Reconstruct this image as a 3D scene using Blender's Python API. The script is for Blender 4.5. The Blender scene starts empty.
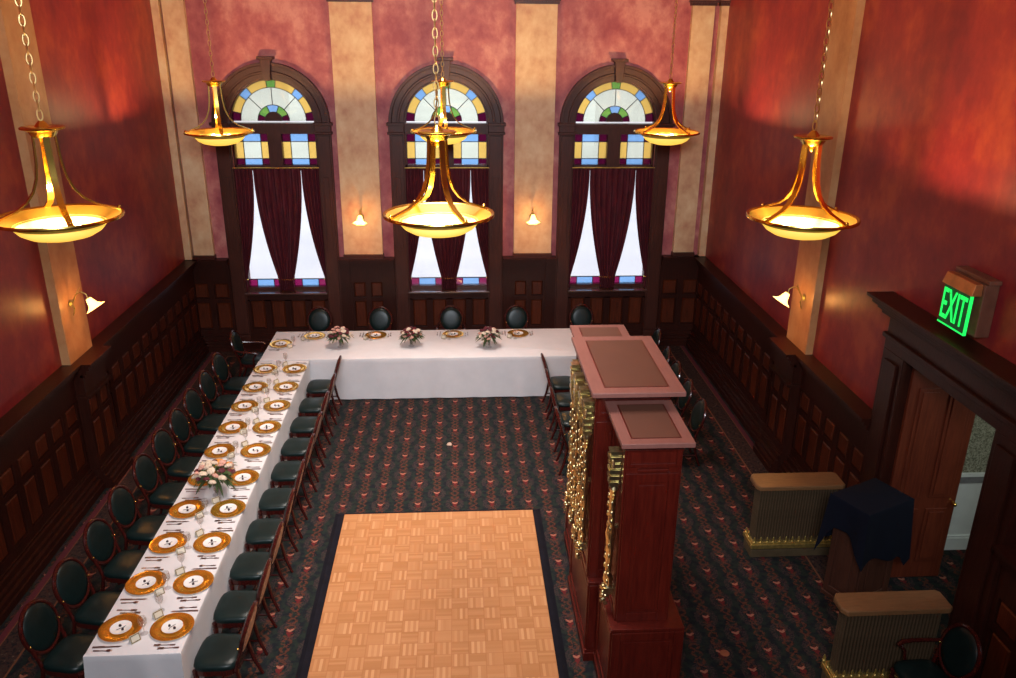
import bpy, bmesh, math, random
from math import pi, sin, cos, radians
from mathutils import Vector, Matrix
random.seed(7)
SC = bpy.context.scene
COL = SC.collection
PI = pi

# ------------------------------------------------------------------ mesh builder
class MB:
    def __init__(s): s.v = []; s.f = []; s.m = []; s.T = Matrix.Identity(4); s.cur = 0
    def add(s, vs, fs):
        b = len(s.v); s.v += [tuple(s.T @ Vector(p)) for p in vs]
        s.f += [tuple(i + b for i in f) for f in fs]; s.m += [s.cur] * len(fs)
    def box(s, x0, x1, y0, y1, z0, z1):
        s.add([(x0,y0,z0),(x1,y0,z0),(x1,y1,z0),(x0,y1,z0),(x0,y0,z1),(x1,y0,z1),(x1,y1,z1),(x0,y1,z1)],
              [(0,3,2,1),(4,5,6,7),(0,1,5,4),(1,2,6,5),(2,3,7,6),(3,0,4,7)])
    def frustum(s, a, b, z0, z1):      # two rectangles (x0,x1,y0,y1) at z0 and z1
        s.add([(a[0],a[2],z0),(a[1],a[2],z0),(a[1],a[3],z0),(a[0],a[3],z0),(b[0],b[2],z1),(b[1],b[2],z1),(b[1],b[3],z1),(b[0],b[3],z1)],
              [(0,3,2,1),(4,5,6,7),(0,1,5,4),(1,2,6,5),(2,3,7,6),(3,0,4,7)])
    def lathe(s, prof, n=24, c=(0,0,0), axis='z', cap=True):
        vs = []; fs = []
        for r, z in prof:
            for k in range(n):
                a = 2*PI*k/n
                p = (r*cos(a), r*sin(a), z)
                if axis == 'x': p = (p[2], p[0], p[1])
                if axis == 'y': p = (p[0], p[2], p[1])
                vs.append((p[0]+c[0], p[1]+c[1], p[2]+c[2]))
        m = len(prof)
        for i in range(m-1):
            for k in range(n):
                k2 = (k+1) % n
                fs.append((i*n+k, i*n+k2, (i+1)*n+k2, (i+1)*n+k))
        if cap:
            if prof[0][0] > 1e-4: fs.append(tuple(range(n))[::-1])
            if prof[-1][0] > 1e-4: fs.append(tuple((m-1)*n+k for k in range(n)))
        s.add(vs, fs)
    def tube(s, path, rad, n=8, closed=False, flat=None):
        P = [Vector(p) for p in path]; m = len(P)
        vs = []; fs = []
        up0 = None
        for i in range(m):
            if closed: t = P[(i+1) % m] - P[i-1]
            else: t = P[min(i+1, m-1)] - P[max(i-1, 0)]
            t.normalize()
            if up0 is None:
                up0 = Vector((0,0,1)) if abs(t.z) < .9 else Vector((1,0,0))
            a = t.cross(up0)
            if a.length < 1e-5: a = t.orthogonal()
            a.normalize(); b = a.cross(t).normalized(); up0 = b
            r = rad[i] if isinstance(rad, (list, tuple)) else rad
            ra, rb = (r, r) if flat is None else (r, r*flat)
            for k in range(n):
                w = 2*PI*k/n
                vs.append(tuple(P[i] + a*(ra*cos(w)) + b*(rb*sin(w))))
        mm = m if closed else m-1
        for i in range(mm):
            i2 = (i+1) % m
            for k in range(n):
                k2 = (k+1) % n
                fs.append((i*n+k, i*n+k2, i2*n+k2, i2*n+k))
        if not closed:
            fs.append(tuple(range(n))[::-1]); fs.append(tuple((m-1)*n+k for k in range(n)))
        s.add(vs, fs)
    def sphere(s, c, r, n=10, m=6):
        rx, ry, rz = r if isinstance(r, (list, tuple)) else (r, r, r)
        vs = [(c[0], c[1], c[2]-rz)]; fs = []
        for i in range(1, m):
            ph = -PI/2 + PI*i/m
            for k in range(n):
                a = 2*PI*k/n
                vs.append((c[0]+rx*cos(ph)*cos(a), c[1]+ry*cos(ph)*sin(a), c[2]+rz*sin(ph)))
        vs.append((c[0], c[1], c[2]+rz)); L = len(vs)-1
        for k in range(n): fs.append((0, 1+(k+1) % n, 1+k))
        for i in range(m-2):
            for k in range(n):
                k2 = (k+1) % n
                fs.append((1+i*n+k, 1+i*n+k2, 1+(i+1)*n+k2, 1+(i+1)*n+k))
        b = 1+(m-2)*n
        for k in range(n): fs.append((b+k, b+(k+1) % n, L))
        s.add(vs, fs)
    def prism(s, poly, y0, y1):        # polygon in xz extruded along y
        n = len(poly)
        vs = [(p[0], y0, p[1]) for p in poly] + [(p[0], y1, p[1]) for p in poly]
        fs = [tuple(range(n)), tuple(range(n, 2*n))[::-1]]
        for i in range(n):
            j = (i+1) % n
            fs.append((i, n+i, n+j, j))
        s.add(vs, fs)
    def grid(s, pts):                  # pts[i][j]
        n = len(pts); m = len(pts[0])
        s.add([p for r in pts for p in r], [(i*m+j, i*m+j+1, (i+1)*m+j+1, (i+1)*m+j) for i in range(n-1) for j in range(m-1)])
    def mesh(s, name, mats, smooth=False):
        me = bpy.data.meshes.new(name)
        me.from_pydata(s.v, [], s.f)
        if not isinstance(mats, (list, tuple)): mats = [mats]
        for m in mats: me.materials.append(m)
        for i, p in enumerate(me.polygons): p.material_index = s.m[i]
        bm = bmesh.new(); bm.from_mesh(me)
        bmesh.ops.recalc_face_normals(bm, faces=bm.faces); bm.to_mesh(me); bm.free()
        if smooth:
            me.polygons.foreach_set('use_smooth', [True]*len(me.polygons))
            try: me.set_sharp_from_angle(angle=radians(40))
            except Exception: pass
        me.update()
        return me
    def build(s, name, mats, parent=None, smooth=False, bevel=0, solid=0):
        o = bpy.data.objects.new(name, s.mesh(name, mats, smooth)); COL.objects.link(o)
        if parent is not None: o.parent = parent
        if solid:
            md = o.modifiers.new('solid', 'SOLIDIFY'); md.thickness = solid; md.offset = 0
        if bevel:
            md = o.modifiers.new('bevel', 'BEVEL'); md.width = bevel; md.segments = 2; md.limit_method = 'ANGLE'; md.angle_limit = radians(40)
        return o

def tag(o, label=None, cat=None, group=None, kind=None):
    if label: o['label'] = label
    if cat: o['category'] = cat
    if group: o['group'] = group
    if kind: o['kind'] = kind
    return o
def thing(name, label, cat, loc=(0,0,0), rz=0, group=None):
    o = bpy.data.objects.new(name, None); COL.objects.link(o)
    o.location = loc; o.rotation_euler = (0,0,rz); o.empty_display_size = .1
    return tag(o, label, cat, group)
KIDS = {}
def dup(root, loc, rz, label, group=None, scale=None):
    r = root.copy(); COL.objects.link(r); r.location = loc; r.rotation_euler = (0,0,rz); r['label'] = label
    if group: r['group'] = group
    if scale: r.scale = (scale,)*3
    for ch in KIDS.setdefault(root.name, [o for o in bpy.data.objects if o.parent == root]):
        c = ch.copy(); COL.objects.link(c); c.parent = r
        for g in KIDS.setdefault(ch.name, [o for o in bpy.data.objects if o.parent == ch]):
            d = g.copy(); COL.objects.link(d); d.parent = c
    return r
class Placer:                           # first placement moves the prototype itself
    def __init__(s, proto, group): s.p = proto; s.used = False; s.g = group
    def __call__(s, loc, rz, label, scale=None, group=None):
        g = group or s.g
        if not s.used:
            s.used = True; s.first = (loc, rz, label, scale, g); return None
        return dup(s.p, loc, rz, label, g, scale)
    def done(s):
        if not s.used: return
        loc, rz, label, scale, g = s.first
        s.p.location = loc; s.p.rotation_euler = (0,0,rz); s.p['label'] = label
        if g: s.p['group'] = g
        if scale: s.p.scale = (scale,)*3
ORD = ['zeroth','first','second','third','fourth','fifth','sixth','seventh','eighth','ninth','tenth','eleventh']

# ------------------------------------------------------------------ materials
def S(hexs):
    h = hexs.lstrip('#'); c = [int(h[i:i+2], 16)/255 for i in (0,2,4)]
    return tuple((x/12.92 if x <= .04045 else ((x+.055)/1.055)**2.4) for x in c) + (1,)
class NT:
    def __init__(s, name):
        s.mat = bpy.data.materials.new(name); s.mat.use_nodes = True
        s.t = s.mat.node_tree; s.t.nodes.clear()
        s.out = s.n('ShaderNodeOutputMaterial')
    def n(s, typ, ins=None, **kw):
        nd = s.t.nodes.new(typ)
        for k, v in kw.items(): setattr(nd, k, v)
        for k, v in (ins or {}).items(): s.set(nd, k, v)
        return nd
    def set(s, nd, k, v):
        if isinstance(v, bpy.types.NodeSocket): s.t.links.new(v, nd.inputs[k])
        else: nd.inputs[k].default_value = v
    def math(s, op, a, b=0, c=0, clamp=False):
        nd = s.n('ShaderNodeMath', operation=op, use_clamp=clamp)
        for i, v in enumerate((a, b, c)): s.set(nd, i, v)
        return nd.outputs[0]
    def mix(s, f, a, b):
        nd = s.n('ShaderNodeMix', data_type='RGBA')
        s.set(nd, 0, f); s.set(nd, 6, a); s.set(nd, 7, b)
        return nd.outputs[2]
    def ramp(s, f, stops):
        nd = s.n('ShaderNodeValToRGB'); s.set(nd, 0, f)
        el = nd.color_ramp.elements
        while len(el) < len(stops): el.new(.5)
        for e, (p, c) in zip(el, stops): e.position = p; e.color = c
        return nd.outputs[0]
    def coord(s, kind='Object', scale=(1,1,1)):
        tc = s.n('ShaderNodeTexCoord'); mp = s.n('ShaderNodeMapping')
        s.t.links.new(tc.outputs[kind], mp.inputs[0]); mp.inputs['Scale'].default_value = scale
        return mp.outputs[0]
    def noise(s, vec, scale=5, detail=4, rough=.55):
        nd = s.n('ShaderNodeTexNoise', {'Scale': scale, 'Detail': detail, 'Roughness': rough}); s.set(nd, 'Vector', vec)
        return nd.outputs[0]
    def bsdf(s, color, rough=.5, metal=0, bump=None, bstr=.2, **kw):
        b = s.n('ShaderNodeBsdfPrincipled'); s.set(b, 'Base Color', color); s.set(b, 'Roughness', rough); s.set(b, 'Metallic', metal)
        for k, v in kw.items(): s.set(b, k.replace('_', ' '), v)
        if bump is not None:
            bn = s.n('ShaderNodeBump', {'Strength': bstr, 'Distance': .02}); s.set(bn, 'Height', bump)
            s.t.links.new(bn.outputs[0], b.inputs['Normal'])
        s.t.links.new(b.outputs[0], s.out.inputs[0]); return b
def plain(name, c, rough=.5, metal=0, var=.25, scale=8, **kw):
    t = NT(name); v = t.coord(); n = t.noise(v, scale)
    c2 = tuple(x*(1-var) for x in c[:3]) + (1,); c3 = tuple(min(1, x*(1+var*.6)) for x in c[:3]) + (1,)
    t.bsdf(t.ramp(n, [(.3, c2), (.7, c3)]), rough, metal, **kw); return t.mat
def wood(name, c1, c2, rough=.35, scale=(14,14,1.2), spec=.5, coat=0):
    t = NT(name); v = t.coord('Object', scale)
    n = t.noise(v, 3, 6, .65); n2 = t.noise(t.coord(), 1.3, 2)
    f = t.math('MULTIPLY_ADD', n2, .5, t.math('MULTIPLY_ADD', n, 1.1, -.3), clamp=True)
    t.bsdf(t.ramp(f, [(.25, c1), (.75, c2)]), rough, 0, bump=n, bstr=.08, Coat_Weight=coat, Specular_IOR_Level=spec); return t.mat
def emit(name, c, strength, base=None):
    t = NT(name); b = t.bsdf(base or c, .5); t.set(b, 'Emission Color', c); t.set(b, 'Emission Strength', strength); return t.mat
def wallpaint(name, stops, rough=.55, sc=1.0, bump=.1):
    t = NT(name); v = t.coord('Object', (1,1,.8))
    n = t.noise(v, 1.4*sc, 5, .6); n2 = t.noise(v, 5*sc, 4, .6)
    f = t.math('ADD', t.math('MULTIPLY', n, .65), t.math('MULTIPLY', n2, .35))
    t.bsdf(t.ramp(f, stops), rough, 0, bump=n2, bstr=bump, Specular_IOR_Level=.4); return t.mat

M = {}
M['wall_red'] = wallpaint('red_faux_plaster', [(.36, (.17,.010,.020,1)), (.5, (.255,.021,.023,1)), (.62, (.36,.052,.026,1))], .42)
M['wall_red_lit'] = wallpaint('red_faux_plaster_lit_rose', [(.36, (.30,.058,.075,1)), (.5, (.44,.125,.125,1)), (.63, (.60,.255,.215,1))], .5, 1.3)  # red wall finish with the back wall's brighter, pinker light painted into it
M['sill'] = wood('polished_sill_wood', (.05,.02,.014,1), (.09,.04,.03,1), .22, coat=.6)
M['rose_strip'] = wallpaint('rose_strip_plaster', [(.34, (.3,.075,.075,1)), (.66, (.45,.15,.14,1))], .5)
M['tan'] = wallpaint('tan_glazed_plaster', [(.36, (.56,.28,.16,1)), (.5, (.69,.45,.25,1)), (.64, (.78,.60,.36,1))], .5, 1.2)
M['tan_warmlit'] = wallpaint('tan_glazed_plaster_warmlit', [(.36, (.38,.16,.06,1)), (.5, (.48,.235,.095,1)), (.64, (.55,.31,.14,1))], .5, 1.2)  # tan plaster of the side pilasters, warm lamplight painted in as deeper orange
M['ceil'] = plain('ceiling_plaster', (.45,.2,.13,1), .8, var=.1)
M['ma'] = wood('dark_mahogany', (.020,.0048,.003,1), (.046,.0105,.006,1), .38, spec=.28)
M['mapan'] = wood('reddish_panel_wood', (.042,.0075,.003,1), (.125,.025,.008,1), .4, spec=.3)
M['casing'] = wood('window_casing_wood', (.042,.0115,.0075,1), (.082,.023,.014,1), .4, spec=.35)
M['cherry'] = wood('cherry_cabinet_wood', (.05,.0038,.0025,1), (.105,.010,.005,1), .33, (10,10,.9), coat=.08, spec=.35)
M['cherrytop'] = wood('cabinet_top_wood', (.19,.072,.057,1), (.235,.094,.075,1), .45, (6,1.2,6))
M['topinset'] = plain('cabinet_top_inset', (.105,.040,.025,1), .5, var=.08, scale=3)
M['chairwood'] = wood('chair_mahogany', (.032,.004,.003,1), (.068,.009,.007,1), .25, (20,20,3), coat=.25)
M['green'] = plain('green_vinyl', (.006,.0145,.014,1), .34, var=.2, scale=14, Specular_IOR_Level=.26)
M['damask'] = plain('damask_fabric', (.66,.52,.42,1), .8, var=.55, scale=45)
M['brass'] = plain('polished_brass', (.92,.66,.15,1), .2, 1, var=.1)
M['chain'] = plain('chain_brass', (.78,.58,.26,1), .3, 1, var=.1)
M['gold'] = plain('gilded_wood', (.96,.76,.42,1), .28, 1, var=.35, scale=30)
M['goldplate'] = plain('gold_charger_glaze', (.84,.44,.055,1), .24, .85, var=.2, scale=9)
M['white'] = plain('white_china', (.8,.78,.76,1), .2, var=.03)
M['steel'] = plain('cutlery_steel', (.30,.22,.2,1), .3, 1, var=.1)
M['napkin'] = plain('folded_linen', (.8,.77,.75,1), .8, var=.04)
M['choc'] = plain('dark_chocolate', (.03,.015,.02,1), .5)
M['card'] = plain('place_card_paper', (.68,.62,.50,1), .7, var=.03)
M['cardedge'] = plain('place_card_border', (.20,.14,.06,1), .5)
def cloth_mat(name, c, rough=.85, sc=3):
    t = NT(name); v = t.coord(); n = t.noise(v, sc, 5, .6); n2 = t.noise(v, 160, 2)
    c2 = tuple(x*.93 for x in c[:3])+(1,)
    t.bsdf(t.ramp(n, [(.35, c2), (.65, c)]), rough, 0, bump=n, bstr=.25, Sheen_Weight=.15); return t.mat
M['linen'] = cloth_mat('white_linen', (.69,.665,.675,1))
M['navy'] = plain('navy_cloth', (.0035,.005,.013,1), .9, var=.1, Specular_IOR_Level=.2)
M['velvet'] = plain('burgundy_velvet', (.085,.004,.012,1), .75, var=.35, scale=5, Sheen_Weight=.08, Sheen_Tint=(.7,.1,.15,1))
M['oak'] = wood('oak_rail_cap', (.15,.068,.027,1), (.24,.115,.048,1), .42, (2,14,14))
M['rod'] = plain('brown_rod_finish', (.085,.052,.028,1), .45, var=.3, scale=12)
M['screenbase'] = plain('olive_base_wood', (.10,.068,.035,1), .5)
M['brassdull'] = plain('dull_brass', (.62,.45,.14,1), .35, .8, var=.3, scale=25)
M['door'] = wood('door_wood', (.085,.015,.008,1), (.16,.034,.014,1), .35)
M['podium'] = wood('podium_wood', (.05,.016,.01,1), (.09,.03,.016,1), .5)
M['hallwhite'] = plain('hall_white_paint', (.72,.76,.74,1), .6, var=.04)
M['hallgrey'] = plain('hall_rail_grey', (.22,.22,.23,1), .5)
M['black'] = plain('black_edging', (.008,.007,.011,1), .9, Specular_IOR_Level=.12)
M['redcarpet'] = plain('red_border_carpet', (.085,.006,.014,1), .95, scale=40)
M['lead'] = plain('lead_came', (.03,.03,.03,1), .5)
M['signbrown'] = plain('sign_housing', (.16,.06,.035,1), .45)
M['copper'] = plain('sign_copper_hood', (.6,.25,.09,1), .35, .7)
M['scrap'] = plain('tan_scrap_paper', (.42,.29,.22,1), .8, var=.1)
M['petal'] = plain('rust_petal', (.28,.075,.03,1), .8, var=.2)
M['leaf'] = plain('leaf_green', (.06,.10,.03,1), .6, var=.5, scale=20)
M['cream'] = plain('cream_petals', (.68,.55,.42,1), .7, var=.12)
M['blush'] = plain('blush_petals', (.60,.32,.25,1), .7, var=.15)
M['burg'] = plain('burgundy_petals', (.10,.008,.016,1), .7, var=.3)
M['orange'] = plain('orange_petals', (.75,.30,.04,1), .7, var=.2)
M['ground'] = plain('pale_pavement', (.60,.60,.62,1), .9, var=.1, scale=.25)
M['bldg'] = plain('pale_stone_building', (.62,.60,.60,1), .8, var=.12, scale=1)
M['bulb'] = emit('bulb_glow', (1,.82,.5,1), 30)
M['amber'] = emit('amber_glass_bowl', (1,.60,.07,1), 1.05, (.8,.55,.2,1))
M['amberdim'] = emit('amber_glass_flange', (1,.58,.04,1), .10, (.20,.095,.010,1))
M['tulip'] = emit('tulip_shade_glass', (1,.62,.16,1), 4.5, (.9,.7,.4,1))
M['exitglow'] = emit('exit_letters_green', (.01,.95,.12,1), 1.0, (.02,.5,.1,1))
M['signdark'] = emit('exit_panel_glass', (.0,.25,.05,1), .08, (.004,.05,.015,1))

def wallpaper():
    t = NT('speckled_wallpaper'); v = t.coord()
    n = t.noise(v, 55, 3, .7)
    t.bsdf(t.ramp(n, [(.40, (.10,.105,.07,1)), (.5, (.24,.23,.16,1)), (.60, (.36,.36,.28,1))]), .8); return t.mat
M['paper'] = wallpaper()
def glass(name, c, mixf=.25):
    t = NT(name)
    tr = t.n('ShaderNodeBsdfTransparent', {'Color': c}); tl = t.n('ShaderNodeBsdfTranslucent', {'Color': c})
    mx = t.n('ShaderNodeMixShader', {0: mixf}); gl = t.n('ShaderNodeBsdfGlossy', {'Roughness': .05, 'Color': (1,1,1,1)})
    m2 = t.n('ShaderNodeMixShader', {0: .05})
    L = t.t.links
    L.new(tr.outputs[0], mx.inputs[1]); L.new(tl.outputs[0], mx.inputs[2]); L.new(mx.outputs[0], m2.inputs[1]); L.new(gl.outputs[0], m2.inputs[2])
    L.new(m2.outputs[0], t.out.inputs[0]); return t.mat
G_CLEAR = glass('clear_pane', (.86,.88,.93,1), .08)
G_OPAL = glass('opal_pane', (.76,.82,.70,1), .25)
G_YEL = glass('yellow_pane', (.86,.56,.13,1), .3)
G_BLUE = glass('blue_pane', (.24,.48,.86,1), .3)
G_GRN = glass('green_pane', (.16,.40,.08,1), .3)
G_PUR = glass('purple_pane', (.075,.004,.028,1), .3)
G_BERRY = glass('berry_pane', (.25,.012,.09,1), .3)
M['goblet'] = glass('goblet_glass', (.93,.93,.93,1), .08)
GL = [G_CLEAR, G_OPAL, G_YEL, G_BLUE, G_GRN, G_PUR, G_BERRY, M['lead']]

def carpet():
    t = NT('patterned_carpet')
    tc = t.n('ShaderNodeTexCoord'); sp = t.n('ShaderNodeSeparateXYZ'); t.t.links.new(tc.outputs['Object'], sp.inputs[0])
    nz = t.noise(tc.outputs['Object'], 14, 2); nz2 = t.noise(tc.outputs['Object'], 60, 3, .7)
    x = t.math('DIVIDE', t.math('ADD', sp.outputs[0], 40.225), .25)
    col = t.math('FLOOR', x); fu = t.math('SUBTRACT', t.math('FRACT', x), .5)
    y = t.math('ADD', t.math('DIVIDE', t.math('ADD', sp.outputs[1], 20.90), .54), t.math('MULTIPLY', t.math('MODULO', col, 2), .5))
    fv = t.math('SUBTRACT', t.math('FRACT', y), .5)
    nz3 = t.noise(tc.outputs['Object'], 38, 3, .6)
    wob = t.math('ADD', t.math('MULTIPLY', t.math('SUBTRACT', nz2, .5), .30), t.math('MULTIPLY', t.math('SUBTRACT', nz3, .5), .30)); wob2 = t.math('MULTIPLY', t.math('SUBTRACT', nz3, .5), .22)
    au = t.math('ABSOLUTE', t.math('ADD', fu, wob)); av = t.math('ABSOLUTE', t.math('ADD', fv, wob2))
    def hyp(a, ra, b, rb):
        p, q = t.math('DIVIDE', a, ra), t.math('DIVIDE', b, rb)
        return t.math('SQRT', t.math('ADD', t.math('MULTIPLY', p, p), t.math('MULTIPLY', q, q)))
    # dark red heart, pale wings above it
    heart = t.math('LESS_THAN', t.math('ADD', t.math('MULTIPLY', au, 1.1), t.math('ABSOLUTE', t.math('ADD', fv, .03))), .15)
    wy = t.math('SUBTRACT', fv, t.math('MULTIPLY', t.math('ABSOLUTE', fu), .3))
    pale = t.math('MULTIPLY', t.math('LESS_THAN', t.math('ABSOLUTE', t.math('SUBTRACT', wy, .015)), .032), t.math('LESS_THAN', au, .145))
    # feathery wreath of fronds round the heart
    d2 = hyp(au, .47, av, .27)
    wreath = t.math('MULTIPLY', t.math('LESS_THAN', t.math('ABSOLUTE', t.math('SUBTRACT', d2, .8)), .26), t.math('GREATER_THAN', nz2, .505))
    # rust stems and leaves running between the hearts
    sw = t.math('MULTIPLY', t.math('ABSOLUTE', t.math('SINE', t.math('MULTIPLY', fv, PI*5))), .17)
    stem = t.math('LESS_THAN', t.math('ABSOLUTE', t.math('SUBTRACT', au, sw)), .07)
    stem = t.math('MULTIPLY', t.math('MULTIPLY', stem, t.math('GREATER_THAN', av, .10)), t.math('GREATER_THAN', nz3, .47))
    base = t.ramp(nz, [(.4, (.008,.009,.012,1)), (.6, (.014,.019,.015,1))])
    c = t.mix(t.math('MULTIPLY', wreath, .75), base, (.055,.028,.029,1))
    c = t.mix(t.math('MULTIPLY', stem, .85), c, (.088,.026,.014,1))
    c = t.mix(heart, c, (.10,.013,.013,1))
    c = t.mix(pale, c, (.28,.105,.07,1))
    t.bsdf(c, .95, 0, Specular_IOR_Level=.15); return t.mat
M['carpet'] = carpet()
def border():
    t = NT('carpet_border')
    v = t.coord('Object', (1,1,1)); n = t.noise(v, 22, 4, .7)
    t.bsdf(t.ramp(n, [(.40, (.010,.010,.012,1)), (.52, (.05,.022,.018,1)), (.60, (.02,.02,.016,1)), (.68, (.14,.08,.06,1))]), .95, 0, Specular_IOR_Level=.15); return t.mat
M['border'] = border()
M['borderline'] = plain('carpet_border_line', (.13,.04,.014,1), .95, scale=40)
def parquet():
    t = NT('parquet_dance_floor')
    tc = t.n('ShaderNodeTexCoord'); sp = t.n('ShaderNodeSeparateXYZ'); t.t.links.new(tc.outputs['Object'], sp.inputs[0])
    B = 2.468/14
    x = t.math('DIVIDE', t.math('ADD', sp.outputs[0], 40*B), B); y = t.math('DIVIDE', t.math('ADD', sp.outputs[1], 80*B), B)
    cx, cy = t.math('FLOOR', x), t.math('FLOOR', y); fx, fy = t.math('FRACT', x), t.math('FRACT', y)
    par = t.math('MODULO', t.math('ADD', cx, cy), 2)
    across = t.math('ADD', t.math('MULTIPLY', par, fx), t.math('MULTIPLY', t.math('SUBTRACT', 1, par), fy))
    st = t.math('FLOOR', t.math('MULTIPLY', across, 6))
    cb = t.n('ShaderNodeCombineXYZ'); t.set(cb, 0, cx); t.set(cb, 1, cy); t.set(cb, 2, st)
    wn = t.n('ShaderNodeTexWhiteNoise', noise_dimensions='3D'); t.t.links.new(cb.outputs[0], wn.inputs['Vector'])
    alt = t.math('MULTIPLY', t.math('MODULO', st, 2), par)
    f = t.math('ADD', t.math('MULTIPLY', wn.outputs['Value'], .6), t.math('MULTIPLY', alt, .4))
    c = t.ramp(f, [(0, (.345,.145,.05,1)), (.45, (.41,.185,.073,1)), (1, (.52,.27,.125,1))])
    gr = t.noise(t.coord('Object', (30,30,30)), 2, 3)
    c = t.mix(t.math('MULTIPLY', gr, .22), c, (.40,.14,.04,1))
    ed = t.math('MAXIMUM', t.math('GREATER_THAN', t.math('ABSOLUTE', t.math('SUBTRACT', fx, .5)), .475), t.math('GREATER_THAN', t.math('ABSOLUTE', t.math('SUBTRACT', fy, .5)), .475))
    c = t.mix(t.math('MULTIPLY', ed, .45), c, (.30,.10,.03,1))
    t.bsdf(c, .38, 0); return t.mat
M['parquet'] = parquet()

# ------------------------------------------------------------------ room
XL, XR, YB, YF, H = -5.2, 4.84, 15.58, -1.6, 8.4
ZW = 1.85
WC = (-3.36, -0.205, 2.94)              # window centres on the back wall
GR, OR, ZS = .775, 1.05, 4.37           # glass radius, casing radius, springing height
DY0, DY1, DZ = 6.22, 7.81, 2.75         # doorway in the right wall
def struct(o): o['kind'] = 'structure'; return o

m = MB(); m.box(XL, XR+.0, YF, YB, -.12, 0); fl = struct(m.build('floor', M['carpet']))
# woven border along the side and back walls (part of the floor covering)
m = MB()
bx0, bx1, by1 = XL+.33, XR-.30, YB-.13
for k, (a, b) in enumerate(((0,.07),(.07,.085),(.085,.34),(.34,.36))):
    m.cur = (0,1,2,1)[k]; z = .004
    m.box(bx0+a, bx0+b, 0, by1-a, 0, z); m.box(bx1-b, bx1-a, 0, by1-a, 0, z); m.box(bx0+b, bx1-b, by1-b, by1-a, 0, z)
struct(m.build('border_strip', [M['redcarpet'], M['borderline'], M['border']], fl))
m = MB(); m.box(XL-.3, XR+.3, YF-.3, YB+.3, H, H+.2); struct(m.build('ceiling', M['ceil']))
m = MB(); m.box(XL-.3, XL, YF, YB+.35, -.1, H+.05); wl = struct(m.build('wall_left', M['wall_red']))
m = MB()
m.box(XR, XR+.22, YF, DY0, -.1, H+.05); m.box(XR, XR+.22, DY1, YB+.35, -.1, H+.05); m.box(XR, XR+.22, DY0, DY1, DZ, H+.05)
wr = struct(m.build('wall_right', M['wall_red']))
m = MB(); m.box(XL-.3, XR+.3, YF-.2, YF, -.1, H+.05); struct(m.build('wall_front', M['wall_red']))
# back wall with arched openings
m = MB(); y0, y1 = YB, YB+.35; z0 = 1.17
xs = [XL-.3]
for c in WC: xs += [c-GR, c+GR]
xs.append(XR+.3)
for i in range(0, 8, 2): m.box(xs[i], xs[i+1], y0, y1, -.1, H+.05)
for c in WC:
    m.box(c-GR, c+GR, y0, y1, -.1, z0)
    N = 20
    for k in range(N):
        a0, a1 = PI*k/N, PI*(k+1)/N
        xa, za, xb, zb = c+GR*cos(a0), ZS+GR*sin(a0), c+GR*cos(a1), ZS+GR*sin(a1)
        m.prism([(xb,zb),(xa,za),(xa,H+.05),(xb,H+.05)], y0, y1)
wb = struct(m.build('wall_back', M['wall_red_lit']))

# ---- wainscot builder: u along wall, w out of the wall, v up
def wall_T(origin, udir, wdir):
    u, w = Vector(udir), Vector(wdir); T = Matrix.Identity(4)
    for i in range(3): T[i][0], T[i][1], T[i][2], T[i][3] = u[i], w[i], (0,0,1)[i], origin[i]
    return T
def wainscot(T, L, n, off=0, u0=0, rows=((.42,1.0),(1.07,1.34)), top=ZW, base=True, cap=True, ledge=False, pw=None):
    fr, pn, cp = MB(), MB(), MB()
    for b in (fr, pn, cp): b.T = T
    a, e = u0, u0+L
    fr.box(a+.004, e-.004, 0, .07+off, 0, top-.04)
    pitch = L/n; st = pitch*.28
    W = .105+off
    zs = [.30] + [z for r in rows for z in r] + [top-.15]
    for i in range(0, len(zs), 2): fr.box(a, e, .07+off, W, zs[i], zs[i+1])
    for k in range(n+1):
        c = a + pitch*k
        x0, x1 = max(a, c-st/2), min(e, c+st/2)
        for r in rows: fr.box(x0, x1, .07+off, W, r[0], r[1])
    for k in range(n):
        x0, x1 = a+pitch*k+st/2, a+pitch*(k+1)-st/2
        for r in rows:
            g = .012; d = .035
            lo, hi = (x0+g, x1-g), (x0+d, x1-d)
            vs = [(lo[0],.072+off,r[0]+g),(lo[1],.072+off,r[0]+g),(lo[1],.072+off,r[1]-g),(lo[0],.072+off,r[1]-g),
                  (hi[0],.1+off,r[0]+d),(hi[1],.1+off,r[0]+d),(hi[1],.1+off,r[1]-d),(hi[0],.1+off,r[1]-d)]
            pn.add(vs, [(4,5,6,7),(0,1,5,4),(1,2,6,5),(2,3,7,6),(3,0,4,7)])
    if base:
        for d, za, zb in ((.26,0,.09),(.235,.09,.15),(.19,.15,.20),(.15,.20,.28)): cp.box(a, e, 0, d+off, za, zb)
        cp.box(a, e, 0, .12+off, .28, .31)
    if cap:
        for d, za, zb in ((.135,top-.19,top-.15),(.16,top-.15,top-.09),(.20,top-.09,top-.04),(.235,top-.04,top)): cp.box(a, e, 0, d+off, za, zb)
    if ledge: cp.box(a-.02, e+.02, 0, .17+off, 1.37, 1.41)
    return fr, pn, cp
def put_wainscot(parent, name, args, bev=True):
    fr, pn, cp = MB(), MB(), MB()
    for kw in args:
        for dst, src in zip((fr, pn, cp), wainscot(**kw)):
            b = len(dst.v); dst.v += src.v; dst.f += [tuple(i+b for i in f) for f in src.f]; dst.m += src.m
    struct(fr.build(name+'_frame', M['ma'], parent)); 
    struct(pn.build(name+'_panel', M['mapan'], parent)); struct(cp.build(name+'_molding', M['ma'], parent))
PY0, PY1 = 10.23, 10.92                  # side-wall pilaster
Tl = wall_T((XL,0,0), (0,1,0), (1,0,0)); Tr = wall_T((XR,0,0), (0,1,0), (-1,0,0)); Tb = wall_T((0,YB,0), (1,0,0), (0,-1,0))
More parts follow.
